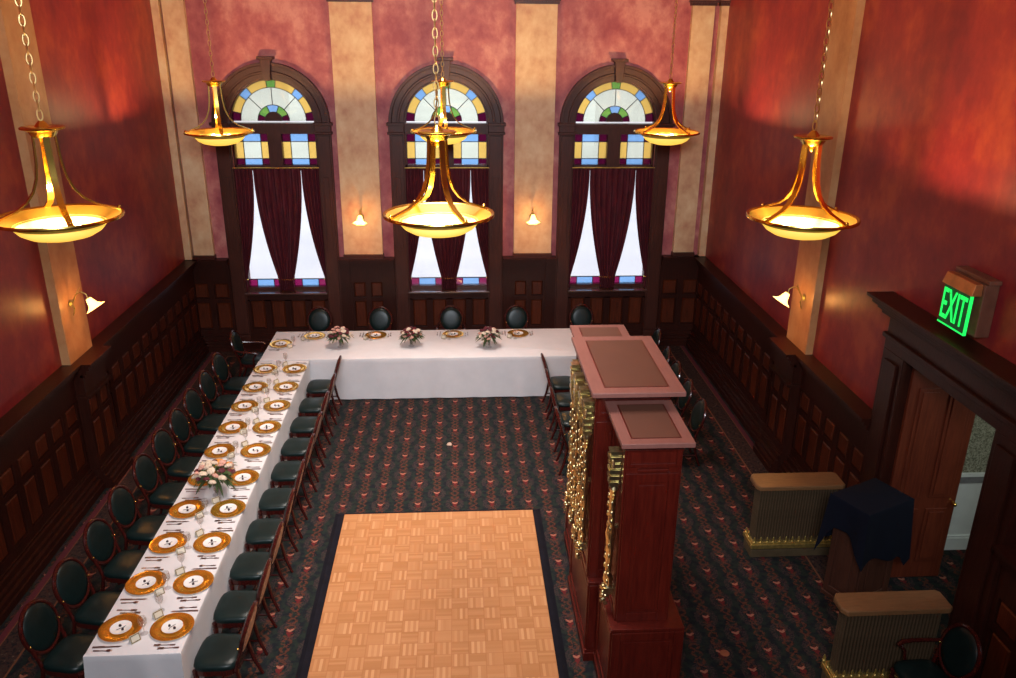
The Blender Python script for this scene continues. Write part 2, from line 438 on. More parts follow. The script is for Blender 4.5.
put_wainscot(wl, 'wainscot', [dict(T=Tl, L=PY0-2.0, n=20, u0=2.0), dict(T=Tl, L=PY1-PY0, n=2, u0=PY0, off=.13, ledge=True), dict(T=Tl, L=YB-PY1-.1, n=11, u0=PY1)])
put_wainscot(wr, 'wainscot', [dict(T=Tr, L=5.78-2.0, n=9, u0=2.0), dict(T=Tr, L=PY0-8.25, n=5, u0=8.25), dict(T=Tr, L=PY1-PY0, n=2, u0=PY0, off=.13, ledge=True), dict(T=Tr, L=YB-PY1-.1, n=11, u0=PY1)])
bargs = []
edges = [(XL+.02, WC[0]-OR), (WC[0]+OR, WC[1]-OR), (WC[1]+OR, WC[2]-OR), (WC[2]+OR, XR-.02)]
for i, (a, b) in enumerate(edges):
    if i in (0, 3): bargs.append(dict(T=Tb, L=b-a, n=2, u0=a, rows=((.42,.97),(1.05,1.36)), off=-.02))
    else:
        c = (a+b)/2
        bargs.append(dict(T=Tb, L=.66, n=2, u0=c-.33, rows=((.42,.97),(1.05,1.36)), off=-.02))
        bargs.append(dict(T=Tb, L=c-.33-a, n=1, u0=a, rows=(), off=-.005)); bargs.append(dict(T=Tb, L=b-c-.33, n=1, u0=c+.33, rows=(), off=-.005))
for c in WC:
    bargs.append(dict(T=Tb, L=2*(OR-.27), n=4, u0=c-OR+.27, rows=((.42,1.0),), top=1.14, cap=False, off=-.03))
put_wainscot(wb, 'wainscot', bargs)

# ---- pilasters (trim)
def pilaster(i, x0, x1, y0, y1, zcap=6.42, plinth=True, ax='y', base_x=None):
    o = MB(); o.box(x0, x1, y0, y1, ZW, H)
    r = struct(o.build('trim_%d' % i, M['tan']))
    c = MB(); e = .03
    c.box(x0-e, x1+e, y0-e, y1+e if ax != 'y' else y1, zcap, zcap+.05); c.box(x0-e*1.7, x1+e*1.7, y0-e*1.7, y1, zcap+.05, zcap+.09)
    struct(c.build('capital_band', M['casing'], r))
    if plinth:
        c = MB(); c.box(x0-.015, x1+.015, y0-.05, y1, ZW, ZW+.075); struct(c.build('plinth_block', M['casing'], r))
    return r
ti = 1
for (x0, x1) in ((-5.03,-4.66), (-2.20,-1.465), (1.058,1.785), (4.20,4.60)):
    pilaster(ti, x0, x1, YB-.1, YB); ti += 1
pilaster(ti, XL, XL+.13, YB-.14, YB, plinth=False); ti += 1
pilaster(ti, XR-.13, XR, YB-.14, YB, plinth=False); ti += 1
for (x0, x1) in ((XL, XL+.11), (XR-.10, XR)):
    o = MB(); o.box(x0, x1, PY0, PY1, ZW, H); r = struct(o.build('trim_%d' % ti, M['tan_warmlit'])); ti += 1

# ---- windows
def arc_ring(m, c, r0, r1, y0, y1, a0=0, a1=PI, N=36):
    pts = []
    vs = []; fs = []
    for k in range(N+1):
        a = a0+(a1-a0)*k/N
        for (r, y) in ((r0,y0),(r1,y0),(r1,y1),(r0,y1)): vs.append((c+r*cos(a), y, ZS+r*sin(a)))
    for k in range(N):
        for j in range(4):
            j2 = (j+1) % 4; fs.append((4*k+j, 4*k+j2, 4*k+4+j2, 4*k+4+j))
    fs += [(0,1,2,3), (4*N,4*N+1,4*N+2,4*N+3)]
    m.add(vs, fs)
def window(i, c):
    F = MB(); y = YB
    # arched casing, stepped
    for r0, r1, d in ((GR,.86,.07),(.86,.90,.10),(.90,1.0,.075),(1.0,OR,.13)): arc_ring(F, c, r0, r1, y-d, y+.02)
    F.prism([(c-.06,ZS+.74),(c+.06,ZS+.74),(c+.095,ZS+1.10),(c-.095,ZS+1.10)], y-.17, y)
    F.box(c-.14, c+.14, y-.2, y, ZS+1.10, ZS+1.15)
    for s in (-1, 1):
        def bx(a, b, d, z0, z1): F.box(min(c+s*a, c+s*b), max(c+s*a, c+s*b), y-d, y, z0, z1)
        bx(GR, OR, .06, 0, ZS-.17); bx(.80, 1.02, .09, .32, ZS-.22)      # jamb casing down to the floor
        bx(.86, .96, .105, 2.0, 3.4); bx(GR, OR+.02, .14, 0, .3)
        bx(GR-.01, OR+.03, .15, ZS-.19, ZS-.15); bx(GR, OR+.01, .13, ZS-.15, ZS-.03); bx(GR-.02, OR+.04, .17, ZS-.03, ZS+.02)
    fr = struct(F.build('window_%d' % i, M['casing'], bevel=.006))
    B = MB(); yg = y+.14
    B.box(c-GR, c+GR, y-.03, yg+.05, ZS-.085, ZS-.005); B.box(c-GR, c+GR, y+.02, yg+.04, ZS-.2, ZS-.085)   # transom bar
    for s in (-1, 1):
        B.box(c+s*(GR-.015)-.02, c+s*(GR-.015)+.02, y+.05, yg+.05, 1.17, ZS-.08)
    B.box(c-.125, c+.125, y+.03, yg+.05, 1.17, ZS-.085)
    B.box(c-GR, c+GR, y+.05, yg+.05, 3.50, 3.60); B.box(c-GR, c+GR, y+.06, yg+.05, 1.17, 1.235)
    arc_ring(B, c, GR-.035, GR+.01, y+.04, yg+.05)
    struct(B.build('window_sash', M['casing'], fr))
    Sx = MB(); Sx.box(c-GR-.02, c+GR+.02, y-.17, yg+.02, 1.135, 1.175); struct(Sx.build('window_sill', M['sill'], fr, bevel=.008))
    # stained fanlight: polar cells of coloured glass with lead between
    g = MB(); R0 = GR-.02
    def cell(r0, r1, a0, a1, mi):
        n = max(2, int((a1-a0)/.12)); g.cur = mi
        g.grid([[(c+r*cos(a0+(a1-a0)*k/n), yg, ZS+.02+r*sin(a0+(a1-a0)*k/n)) for k in range(n+1)] for r in (r0, r1)])
    d = radians
    def ring(r0, r1, seq):
        for a0, a1, mi in seq: cell(r0, r1, d(a0), d(a1), mi)
    ring(R0-.165, R0, ((0,13,5),(13,38,2),(38,53,3),(53,83,2),(83,97,4),(97,127,2),(127,142,3),(142,167,2),(167,180,5)))
    ring(.285, R0-.165, ((0,45,1),(45,90,1),(90,135,1),(135,180,1)))
    ring(.16, .285, ((0,24,5),(24,68,4),(68,112,3),(112,156,4),(156,180,5)))
    ring(.012, .16, ((0,180,5),))
    g.cur = 7
    def came(a, b, w=.006):
        v = Vector(b)-Vector(a); nrm = Vector((-v.y, v.x)).normalized()*w
        g.prism([(a[0]+nrm.x,a[1]+nrm.y),(a[0]-nrm.x,a[1]-nrm.y),(b[0]-nrm.x,b[1]-nrm.y),(b[0]+nrm.x,b[1]+nrm.y)], yg-.008, yg+.008)
    for r in (R0-.165, .285, .16): arc_ring_z(g, c, r, yg)
    for a in (45, 90, 135): came((c+.285*cos(d(a)), ZS+.02+.285*sin(d(a))), (c+(R0-.165)*cos(d(a)), ZS+.02+(R0-.165)*sin(d(a))))
    for a in (13,38,53,83,97,127,142,167): came((c+(R0-.165)*cos(d(a)), ZS+.02+(R0-.165)*sin(d(a))), (c+R0*cos(d(a)), ZS+.02+R0*sin(d(a))))
    for a in (24,68,112,156): came((c+.16*cos(d(a)), ZS+.02+.16*sin(d(a))), (c+.285*cos(d(a)), ZS+.02+.285*sin(d(a))))
    struct(g.build('fanlight_glass', GL, fr))
    D = MB(); D.prism([(c+.155*cos(PI*k/12), ZS+.02+.155*sin(PI*k/12)) for k in range(13)], yg-.03, yg-.012); struct(D.build('fanlight_boss', M['casing'], fr))
    for s in (-1, 1):
        # transom light: cross of clear and blue, yellow sides, purple corners
        xa, xb = sorted((c+s*.125, c+s*(GR-.035))); w = xb-xa
        X = [xa, xa+w*.24, xa+w*.76, xb]; Z = [3.60, 3.71, 4.02, 4.17]
        pat = ((5,3,5),(2,1,2),(5,3,5))
        t = MB()
        for r in range(3):
            for q in range(3):
                t.cur = pat[r][q]; t.grid([[(X[q],yg,Z[r]),(X[q+1],yg,Z[r])],[(X[q],yg,Z[r+1]),(X[q+1],yg,Z[r+1])]])
        t.cur = 7
        for q in (1,2): t.box(X[q]-.006, X[q]+.006, yg-.008, yg+.008, Z[0], Z[3]); t.box(X[0], X[3], yg-.008, yg+.008, Z[q]-.006, Z[q]+.006)
        struct(t.build('transom_glass', GL, fr))
        t = MB(); Z = [1.235, 1.375, 3.50]
        for q in range(3):
            t.cur = (6,3,6)[q]; t.grid([[(X[q],yg,Z[0]),(X[q+1],yg,Z[0])],[(X[q],yg,Z[1]),(X[q+1],yg,Z[1])]])
        t.cur = 0; t.grid([[(xa,yg,Z[1]),(xb,yg,Z[1])],[(xa,yg,Z[2]),(xb,yg,Z[2])]])
        t.cur = 7; t.box(xa, xb, yg-.01, yg+.01, Z[1]-.008, Z[1]+.008)
        for q in (1,2): t.box(X[q]-.006, X[q]+.006, yg-.008, yg+.008, Z[0], Z[1])
        struct(t.build('sash_glass', GL, fr))
def arc_ring_z(g, c, r, yg):
    N = 28; vs = []; fs = []
    for k in range(N+1):
        a = PI*k/N
        for rr, y in ((r-.006,yg-.008),(r+.006,yg-.008),(r+.006,yg+.008),(r-.006,yg+.008)): vs.append((c+rr*cos(a), y, ZS+.02+rr*sin(a)))
    for k in range(N):
        for j in range(4): fs.append((4*k+j, 4*k+(j+1) % 4, 4*k+4+(j+1) % 4, 4*k+4+j))
    g.add(vs, fs)
for i, c in enumerate(WC): window(i+1, c)

# ---- curtains
WN = ('left-hand', 'middle', 'right-hand')
def drape(c, kind):
    """kind -1 left, 0 centre, 1 right; pleated surface between two edge curves"""
    zt, zk, zb = 3.56, 1.41, 1.18
    def edges(z):
        t = (zt-z)/(zt-zk)
        if t <= 1:
            # two halves meet near the top, then sweep apart
            g = max(0, t-.07)/.93
            sw = .33*g**1.8
        else:
            sw = .33-.02*(t-1)
        if kind == 0: return -.435+sw*.88, .435-sw*.88
        if kind == -1: return -.80, -.447-sw*.92
        return .447+sw*.92, .80
    rows = []; NR, NC = 40, 46
    for i in range(NR+1):
        z = zt+(zb-zt)*i/NR
        a, b = edges(z); row = []
        for j in range(NC+1):
            u = j/NC; w = (b-a)
            amp = .028 if w > .12 else .016
            x = c+a+w*u; y = YB-.012 + amp*sin(u*PI*2*(8 if kind == 0 else 5) + .5*sin(z*2.1)) - (.03 if abs(z-zk) < .06 else 0)
            row.append((x, y, z))
        rows.append(row)
    return rows, zk, edges
CT = {}
for wi, c in enumerate(WC):
    for kind in (-1, 0, 1):
        rows, zk, ed = drape(c, kind)
        nm = {-1:'left drape', 0:'double middle drape', 1:'right drape'}[kind]
        m = MB(); m.grid(rows)
        t = thing('curtain', 'burgundy velvet %s of the %s window, tied back near the sill' % (nm, WN[wi]), 'curtain', (c, YB, 1.18), 0, 'burgundy drapes on the three windows')
        m.T = Matrix.Identity(4)
        m.v = [(v[0]-c, v[1]-YB, v[2]-1.18) for v in m.v]
        m.build('drape_panel', M['velvet'], t, smooth=True, solid=.006)
        a, b = ed(zk); m = MB()
        N = 18
        m.tube([((a+b)/2+((b-a)/2+.012)*cos(2*PI*k/N), .0+.045*sin(2*PI*k/N), zk-1.18) for k in range(N)], .011, 6, True)
        m.build('tieback', M['brass'], t, smooth=True)
    m = MB(); m.tube([(c-.79, YB-.055, 3.565), (c+.79, YB-.055, 3.565)], .012, 8)
    struct(m.build('curtain_rod', M['brassdull'], bpy.data.objects['window_%d' % (wi+1)], smooth=True))

# ---- doorway (right wall)
F = MB(); X = XR
F.box(X-.14, X+.24, DY0-.43, DY0, 0, DZ); F.box(X-.14, X+.24, DY1, DY1+.43, 0, DZ)
for a in (DY0-.34, DY1+.08): F.box(X-.17, X-.14, a, a+.26, .4, DZ-.1)
for a in (DY0-.45, DY1-.02): F.box(X-.19, X, a, a+.47, 0, .34)
F.box(X-.14, X+.24, DY0-.43, DY1+.43, DZ, DZ+.12); F.box(X-.17, X, DY0-.46, DY1+.46, DZ+.12, DZ+.17)
F.box(X-.13, X, DY0-.43, DY1+.43, DZ+.17, DZ+.36)
for k, (d, z0, z1) in enumerate(((.17,.36,.41),(.21,.41,.46),(.26,.46,.52),(.31,.52,.56))):
    F.box(X-d, X, DY0-.40-d*.9, DY1+.40+d*.9, DZ+z0, DZ+z1)
dr = struct(F.build('door_1', M['ma'], bevel=.006))
L = MB(); ly = DY1+.0
ly -= .055; L.box(X-.03, X+.76, ly+.005, ly+.05, .01, DZ-.02)
for z0, z1 in ((.25,.95),(1.1,2.45)):
    for xa, xb in ((X+.07,X+.33),(X+.42,X+.68)):
        L.box(xa, xb, ly-.012, ly+.005, z0, z1); L.box(xa+.04, xb-.04, ly-.024, ly-.012, z0+.04, z1-.04)
lf = struct(L.build('door_leaf', M['door'], dr, bevel=.004))
K = MB(); K.sphere((X+.72, ly-.05, 1.02), .024); K.box(X+.705, X+.735, ly-.04, ly+.0, 1.0, 1.04); struct(K.build('door_knob', M['brass'], lf, smooth=True))
# corridor behind the doorway
m = MB(); m.box(XR+.22, 8.2, 8.3, 8.4, -.1, 1.0); m.box(XR+.22, 8.2, 8.27, 8.3, 0, .17); m.box(XR+.22, 8.2, 8.28, 8.3, .17, .2); hw = struct(m.build('wall_corridor', M['hallwhite']))
m = MB(); m.box(XR+.22, 8.2, 8.27, 8.4, .955, 1.04); struct(m.build('corridor_rail', M['hallgrey'], hw))
m = MB(); m.box(XR+.22, 8.2, 8.26, 8.4, 1.04, 1.08); struct(m.build('corridor_rail_cap', M['hallwhite'], hw))
m = MB(); m.box(XR+.22, 8.2, 8.3, 8.4, 1.08, 3.1); struct(m.build('corridor_paper', M['paper'], hw))
m = MB(); m.box(XR+.22, 8.2, 4.4, 4.5, -.1, 3.1); m.box(8.2, 8.3, 4.4, 8.4, -.1, 3.1); struct(m.build('wall_corridor_end', M['paper']))
m = MB(); m.box(XR, 8.2, 4.4, 8.4, -.12, -.002); struct(m.build('floor_corridor', M['carpet']))
m = MB(); m.box(XR+.2, 8.3, 4.4, 8.4, 3.1, 3.2); struct(m.build('ceiling_corridor', M['hallwhite']))

# ---- outside
m = MB(); m.box(-120, 120, YB+.4, 260, -1.3, -1.2); struct(m.build('ground', M['ground']))
m = MB()
m.box(-60, -14, 62, 72, -1.2, 6); m.prism([(-61,6),(-13,6),(-16,9),(-58,9)], 61, 73)
g = m.build('building', M['bldg']); tag(g, 'pale stone building across the street outside the left-hand window', 'building')
m = MB()
m.box(9, 40, 40, 55, -1.2, 5.5); m.box(8.4, 40.6, 39.5, 55, 5.5, 6.1)
for k in range(7): m.box(10+k*4, 12+k*4, 39.9, 40, .5, 3.5)
g = m.build('building', M['bldg']); tag(g, 'pale building with cornice seen through the right-hand window', 'building')
# ------------------------------------------------------------------ dance floor
DX0, DX1, DFY0, DFY1 = -1.545, .93, 4.4, 9.37
t = thing('dance_floor', 'portable oak parquet dance floor with black edging laid on the carpet', 'dance floor', (-.3075, DFY1, 0))
def loc(m, o): m.v = [(v[0]-o[0], v[1]-o[1], v[2]-o[2]) for v in m.v]; return m
o = (-.3075, DFY1, 0)
m = MB(); m.box(DX0, DX1, DFY0, DFY1, .002, .028); loc(m, o).build('parquet_panel', M['parquet'], t)
E = .125
for (a, b) in (((DX0-E, DX0), 0), ((DX1, DX1+E*.85), 1)):
    m = MB()
    x0, x1 = a; hi = .028
    m.frustum((x0, x1, DFY0, DFY1+.07), (x0+(.05 if b == 0 else 0), x1-(.05 if b else 0), DFY0, DFY1), .002, hi)
    loc(m, o).build('edge_strip', M['black'], t)
m = MB(); m.frustum((DX0, DX1, DFY1, DFY1+.07), (DX0, DX1, DFY1, DFY1+.03), .002, .028); loc(m, o).build('edge_strip', M['black'], t)
m = MB()
for k in range(7): m.sphere((.012*cos(k), .02*sin(k*1.7)+.008*k-.02, .012), (.03, .022, .008), 7, 4)
s = m.build('paper_scrap', M['scrap']); s.location = (-.19, 11.28, .004); tag(s, 'small crumpled tan paper scrap lying on the carpet before the head table', 'scrap')
m = MB(); m.lathe([(.001,0),(.045,.002),(.05,.010),(.03,.016),(.001,.018)], 12)
s = m.build('fallen_petal', M['petal']); s.location = (2.68, 6.62, .004); tag(s, 'small rust petal fallen on the carpet right of the tall cabinet', 'petal')

# ------------------------------------------------------------------ chairs
def make_chair(arms):
    nm = 'dining_armchair' if arms else 'dining_chair'
    t = thing(nm, 'x', 'chair')
    w = M['chairwood']
    # seat pad
    m = MB(); rows = []
    def so(a, k):                        # rounded-square outline
        p = 4.0; c, s = cos(a), sin(a)
        r = 1/((abs(c)**p+abs(s)**p)**(1/p)); wd = .235+.02*max(0, s)
        return (r*c*wd*k, r*s*.218*k)
    prof = [(.0,.505),(.35,.503),(.7,.495),(.9,.482),(.985,.462),(1.0,.44),(.985,.425)]
    N = 28
    for k, z in prof[1:]:
        rows.append([(*so(2*PI*j/N, k), z) for j in range(N)])
    vs = [(0,0,.505)]+[p for r in rows for p in r]
    fs = [(0,1+j,1+(j+1) % N) for j in range(N)]
    for i in range(len(rows)-1):
        for j in range(N): fs.append((1+i*N+j,1+(i+1)*N+j,1+(i+1)*N+(j+1) % N,1+i*N+(j+1) % N))
    fs.append(tuple(1+(len(rows)-1)*N+j for j in range(N)))
    m.add(vs, fs); m.build('seat', M['green'], t, smooth=True)
    m = MB(); vs = []; fs = []
    for k, z in ((.97,.425),(.97,.365),(.85,.365),(.85,.425)):
        vs += [(*so(2*PI*j/N, k), z) for j in range(N)]
    for i in range(4):
        for j in range(N): fs.append((i*N+j,((i+1) % 4)*N+j,((i+1) % 4)*N+(j+1) % N,i*N+(j+1) % N))
    m.add(vs, fs); m.build('seat_frame', w, t)
    for s in (-1, 1):                   # turned front legs
        m = MB(); m.lathe([(.013,0),(.016,.03),(.014,.06),(.022,.25),(.027,.33),(.02,.345),(.028,.36),(.028,.40)], 12, (s*.195,.185,0)); m.build('leg', w, t, smooth=True)
    for s in (-1, 1):                   # splayed sabre back legs
        m = MB(); m.tube([(s*.185,-.195,.41),(s*.188,-.21,.32),(s*.195,-.235,.18),(s*.205,-.29,.02),(s*.206,-.30,0)], [.02,.021,.019,.017,.016], 8); m.build('leg', w, t, smooth=True)
    # oval back: centre and tilt
    cz, cy, rx, rz, tl = .725, -.285, .222, .245, radians(16)
    def bp(x, z, d=0): return (x, cy - z*sin(tl) + d*cos(tl), cz + z*cos(tl) + d*sin(tl))
    m = MB(); m.tube([bp(rx*cos(2*PI*k/32), rz*sin(2*PI*k/32)) for k in range(32)], .021, 8, True)
    m.build('back_frame', w, t, smooth=True)
    for s in (-1, 1):                   # stiles from seat rail up to the oval
        m = MB(); m.tube([(s*.185,-.19,.39),(s*.19,-.215,.50),bp(s*.198,-.13),bp(s*.218,-.02)], [.02,.018,.017,.016], 8); m.build('stile', w, t, smooth=True)
    def pad(d0, dome, k, sgn):
        m = MB(); rings = [(1,0),(.92,.6),(.7,.88),(.4,.97)]; N = 28; vs = [bp(0,0,d0+sgn*dome)]; fs = [(0,1+j,1+(j+1) % N) for j in range(N)]
        for r, h in rings[::-1]: vs += [bp(rx*k*r*cos(2*PI*j/N), rz*k*r*sin(2*PI*j/N), d0+sgn*dome*h) for j in range(N)]
        for i in range(3):
            for j in range(N): fs.append((1+i*N+j,1+(i+1)*N+j,1+(i+1)*N+(j+1) % N,1+i*N+(j+1) % N))
        fs.append(tuple(1+3*N+j for j in range(N)))
        m.add(vs, fs); return m
    pad(.004, .035, .94, 1).build('back_cushion', M['green'], t, smooth=True)
    tag(pad(-.006, .02, .93, -1).build('back_panel', M['damask'], t, smooth=True), 'pale damask upholstery on the rear of the backrest')
    for s in (-1, 1):
        m = MB(); m.sphere(bp(s*.213, -.07, .022), .011, 8, 6); m.build('stud', M['brass'], t, smooth=True)
    if arms:
        for s in (-1, 1):
            m = MB(); m.tube([bp(s*.217,-.05,.01),(s*.25,-.16,.665),(s*.27,.0,.66),(s*.268,.1,.655),(s*.255,.15,.63)], [.016,.018,.02,.022,.018], 8)
            m.build('armrest', w, t, smooth=True)
            m = MB(); m.tube([(s*.262,.12,.64),(s*.258,.06,.55),(s*.235,.05,.40)], [.017,.016,.018], 8); m.build('arm_post', w, t, smooth=True)
    else:
        m = MB(); m.tube([(-.19,.185,.17),(-.194,0,.175),(-.198,-.245,.17)], .010, 6); m.tube([(.19,.185,.17),(.194,0,.175),(.198,-.245,.17)], .010, 6); m.tube([(-.194,0,.175),(.194,0,.175)], .010, 6)
        m.build('stretcher', w, t, smooth=True)
    return t
PITCH = [6.375, 7.035, 7.715, 8.385, 9.085, 9.785, 10.465, 11.16, 11.84, 12.565]
chair = Placer(make_chair(False), None); armch = Placer(make_chair(True), None)
def rj(a=.02): return random.uniform(-a, a)
oc = [6.45, 7.1, 7.83, 8.53, 9.30, 9.98, 10.64, 11.31, 12.02, 12.75]
for i, y in enumerate(oc):
    chair((-3.69+rj(.015), y, 0), -PI/2-.13+rj(.05), 'green chair on the wall side of the left table, %s from the near end' % ORD[i+1], group='chairs on the wall side of the left table')
for i, y in enumerate(PITCH):
    chair((-2.315+rj(.006), y+.02, 0), PI/2+rj(.05), 'green chair on the floor side of the left table, %s from near end' % ORD[i+1], group='chairs on the dance floor side of the left table')
for i, x in enumerate((-2.70, -1.546, None, 1.111, 2.379)):
    if x is None: continue
    nm = {0:'behind the left corner of the head table', 1:'behind the head table, between the left and middle windows', 3:'behind the head table, between the middle and right windows', 4:'behind the head table, just beyond the tall cabinet'}[i]
    chair((x, 14.80, 0), PI+rj(.05), 'green oval-back chair ' + nm, group='chairs behind the head table')
armch((-.174, 14.80, 0), PI, 'green armchair behind the head table, under the middle window', group='chairs behind the head table')
for i, y in enumerate((10.5, 11.2, 11.9, 12.57)):
    chair((1.70, y, 0), -PI/2+rj(.04), 'green chair on the inner side of the right-hand table, %s from near end' % ORD[i+1], group='chairs on the open side of the right table')
for i, y in enumerate((10.68, 11.42, 12.13, 12.82)):
    chair((3.19, y, 0), PI/2+rj(.06), 'green chair on the wall side of the right-hand table, %s from near end' % ORD[i+1], group='chairs on the wall side of the right table')
armch((-3.68, 13.86, 0), -PI/2-.05, 'green armchair at the left end of the head table, against the wainscot corner')
chair((3.24, 13.72, 0), PI/2, 'green chair at the right end of the head table, behind the tall cabinet')
armch((4.235, 5.72, 0), PI/2+.08, 'green armchair against the right wall in front of the nearer rod balustrade')
chair.done(); armch.done()

# ------------------------------------------------------------------ tablecloths
def tablecloth(name, label, cat, x0, x1, y0, y1, zt, drops, mat, org, group=None, amp=.02, flare=.03, seed=1, hem=None, parent=None, corner=.05):
    """drops: dict side->bottom z (None: just turns over the edge). sides S,E,N,W"""
    rnd = random.Random(seed); step = .045; P = []
    def side(sd, ax, ay, bx, by, nx, ny):
        L = math.hypot(bx-ax, by-ay); n = max(4, int(L/step))
        for k in range(n):
            q = k/n; P.append((ax+(bx-ax)*q, ay+(by-ay)*q, nx, ny, sd, q*L, L))
    side('S', x0,y0,x1,y0,0,-1); side('E', x1,y0,x1,y1,1,0); side('N', x1,y1,x0,y1,0,1); side('W', x0,y1,x0,y0,-1,0)
    n = len(P); ph = {s: (rnd.uniform(0,6), rnd.uniform(0,6)) for s in 'SENW'}
    K = 12; rings = []
    rings.append([(p[0]-p[2]*.014, p[1]-p[3]*.014, zt) for p in P])
    rings.append([(p[0]-p[2]*.003, p[1]-p[3]*.003, zt-.004) for p in P])
    for i in range(K+1):
        tt = i/K; R = []
        for (x, y, nx, ny, sd, q, L) in P:
            zb = drops.get(sd)
            if zb is None: R.append((x, y, zt-.008-.012*tt)); continue
            if hem: zb = zb + hem(sd, q/L)
            z = zt-.012+(zb-zt+.012)*tt
            a, b = ph[sd]
            f = (amp[sd] if isinstance(amp, dict) else amp)*(sin(q*11+a)+.6*sin(q*19+b+tt*.8)+.5*sin(q*5.3-a))*tt**.8
            edge = min(q, L-q); f *= min(1, edge/.12+.15)
            out = ((flare.get(sd, 0) if isinstance(flare, dict) else flare)*tt + f)
            cor = max(0, 1-edge/.16)
            if cor > 0:
                # corner: the cloth falls in a soft diagonal fold
                s = -1 if q < L/2 else 1
                tx, ty = -ny, nx
                ok = {'S':('W','E'),'E':('S','N'),'N':('E','W'),'W':('N','S')}[sd][0 if s < 0 else 1]
                if drops.get(ok) is not None:
                    out += corner*cor*tt; x += tx*s*corner*cor*tt; y += ty*s*corner*cor*tt
            R.append((x+nx*out, y+ny*out, z))
        rings.append(R)
    m = MB(); vs = [p for r in rings for p in r]; fs = [tuple(range(n))]
    for i in range(len(rings)-1):
        for j in range(n): fs.append((i*n+j,(i+1)*n+j,(i+1)*n+(j+1) % n,i*n+(j+1) % n))
    m.add(vs, fs); m = loc(m, org)
    o = m.build(name, mat, parent, smooth=True); o.location = org if parent is None else (0,0,0)
    if label: tag(o, label, cat, group)
    return o
ZT = .765
HX0, HX1, HY0, HY1 = -3.37, 2.80, 12.985, 14.37
TX0, TX1, TY0 = -3.385, -2.535, 6.03
G = 'white cloths on the three banquet tables'
tablecloth('tablecloth', 'white cloth on the long left-hand banquet table running towards the camera', 'tablecloth', TX0, TX1, TY0, HY0-.03, ZT, dict(S=.02, E=.02, W=.02), M['linen'], ((TX0+TX1)/2, 9.5, 0), G, amp=dict(S=.034, E=.008, W=.010), flare=dict(S=.0, E=-.035, W=0), seed=3)
tablecloth('tablecloth', 'white cloth on the head table standing across the room under the windows', 'tablecloth', HX0, HX1, HY0, HY1, ZT+.003, dict(S=.02, E=.02, N=.02, W=.02), M['linen'], ((HX0+HX1)/2, 13.7, 0), G, amp=.006, flare=.004, seed=5, corner=.0)
tablecloth('tablecloth', 'white cloth on the right-hand banquet table half hidden by the tall cabinet', 'tablecloth', 1.975, 2.80, 10.1, HY0-.035, ZT, dict(S=.02, E=.02, W=.02), M['linen'], (2.3, 11.5, 0), G, amp=.008, flare=.0, seed=8)

# ------------------------------------------------------------------ place settings
def one(name, m, mat, cat, smooth=True, bevel=0):
    o = m.build(name, mat, None, smooth, bevel); o['category'] = cat; o['label'] = 'x'; return o
m = MB(); m.lathe([(.0,.004),(.10,.004),(.115,.006),(.135,.014),(.19,.024),(.195,.022),(.193,.018),(.135,.006),(.11,0),(.0,0)], 40, cap=False)
charger = Placer(one('charger_plate', m, M['goldplate'], 'charger'), None)
t = thing('dessert_plate', 'x', 'plate')
m = MB(); m.lathe([(0,.006),(.055,.006),(.07,.012),(.095,.018),(.096,.015),(.07,.006),(.055,0),(0,0)], 28, cap=False); m.build('plate_body', M['white'], t, smooth=True)
for k, (x, y, s) in enumerate(((-.026,-.02,.62),(.022,.026,.55))):
    m = MB(); m.lathe([(.020*s,0),(.021*s,.010),(.014*s,.018),(.0,.020)], 10, (x,y,.007)); m.build('chocolate', M['choc'], t, smooth=True)
m = MB(); m.tube([(-.03,.03,.010),(-.005,.02,.012),(.03,-.03,.010)], .0025, 6); m.build('wafer_stick', M['choc'], t)
dessert = Placer(t, None)
def knife_mb(L):
    m = MB(); m.box(-L*.5,-L*.08,-.009,.009,0,.007); m.box(-L*.08,L*.40,-.010,.006,.001,.004); m.add([(L*.40,-.010,.002),(L*.40,.006,.002),(L*.5,.004,.002),(L*.40,-.010,.004),(L*.40,.006,.004),(L*.5,.004,.004)],[(0,1,2),(3,4,5),(0,1,4,3),(1,2,5,4),(2,0,3,5)]); return m
knife = Placer(one('knife', knife_mb(.26), M['steel'], 'knife', False), None)
def fork_mb(L):
    m = MB(); m.box(-L*.5,L*.2,-.004,.004,0,.004); m.box(-L*.5,-L*.25,-.008,.008,0,.005); m.box(L*.2,L*.3,-.013,.013,0,.004)
    for k in range(4): m.box(L*.3,L*.5,-.013+k*.0075,-.0095+k*.0075,.001,.004)
    return m
fork = Placer(one('fork', fork_mb(.19), M['steel'], 'fork', False), None)
m = MB(); m.box(-.08,.04,-.004,.004,0,.004); m.box(-.08,-.03,-.007,.007,0,.005); m.sphere((.06,0,.005),(.03,.017,.005),10,6)
spoon = Placer(one('spoon', m, M['steel'], 'spoon'), None)
t = thing('place_card', 'x', 'place card')
m = MB(); m.prism([(-.028,0),(0,.075),(.028,0),(.025,0),(0,.068),(-.025,0)], -.045, .045); m.build('folded_card', M['card'], t)
for s in (-1, 1):
    m = MB(); N = Vector((s*.075, 0, .028)).normalized()*.0012
    def P(u, q): return (s*(.028*(1-q))+N.x, u, .075*q+N.z)
    a, b = .043, .036
    vs = [P(-a,.05),P(a,.05),P(a,.95),P(-a,.95),P(-b,.17),P(b,.17),P(b,.83),P(-b,.83)]
    m.add(vs, [(0,1,5,4),(1,2,6,5),(2,3,7,6),(3,0,4,7)]); m.build('card_border', M['cardedge'], t)
card = Placer(t, None)
m = MB(); m.lathe([(.034,0),(.033,.003),(.006,.008),(.005,.07),(.02,.085),(.036,.115),(.038,.15),(.033,.185),(.031,.185),(.035,.15),(.033,.117),(.018,.09),(0,.085)], 18)
goblet = Placer(one('water_goblet', m, M['goblet'], 'glass'), None)
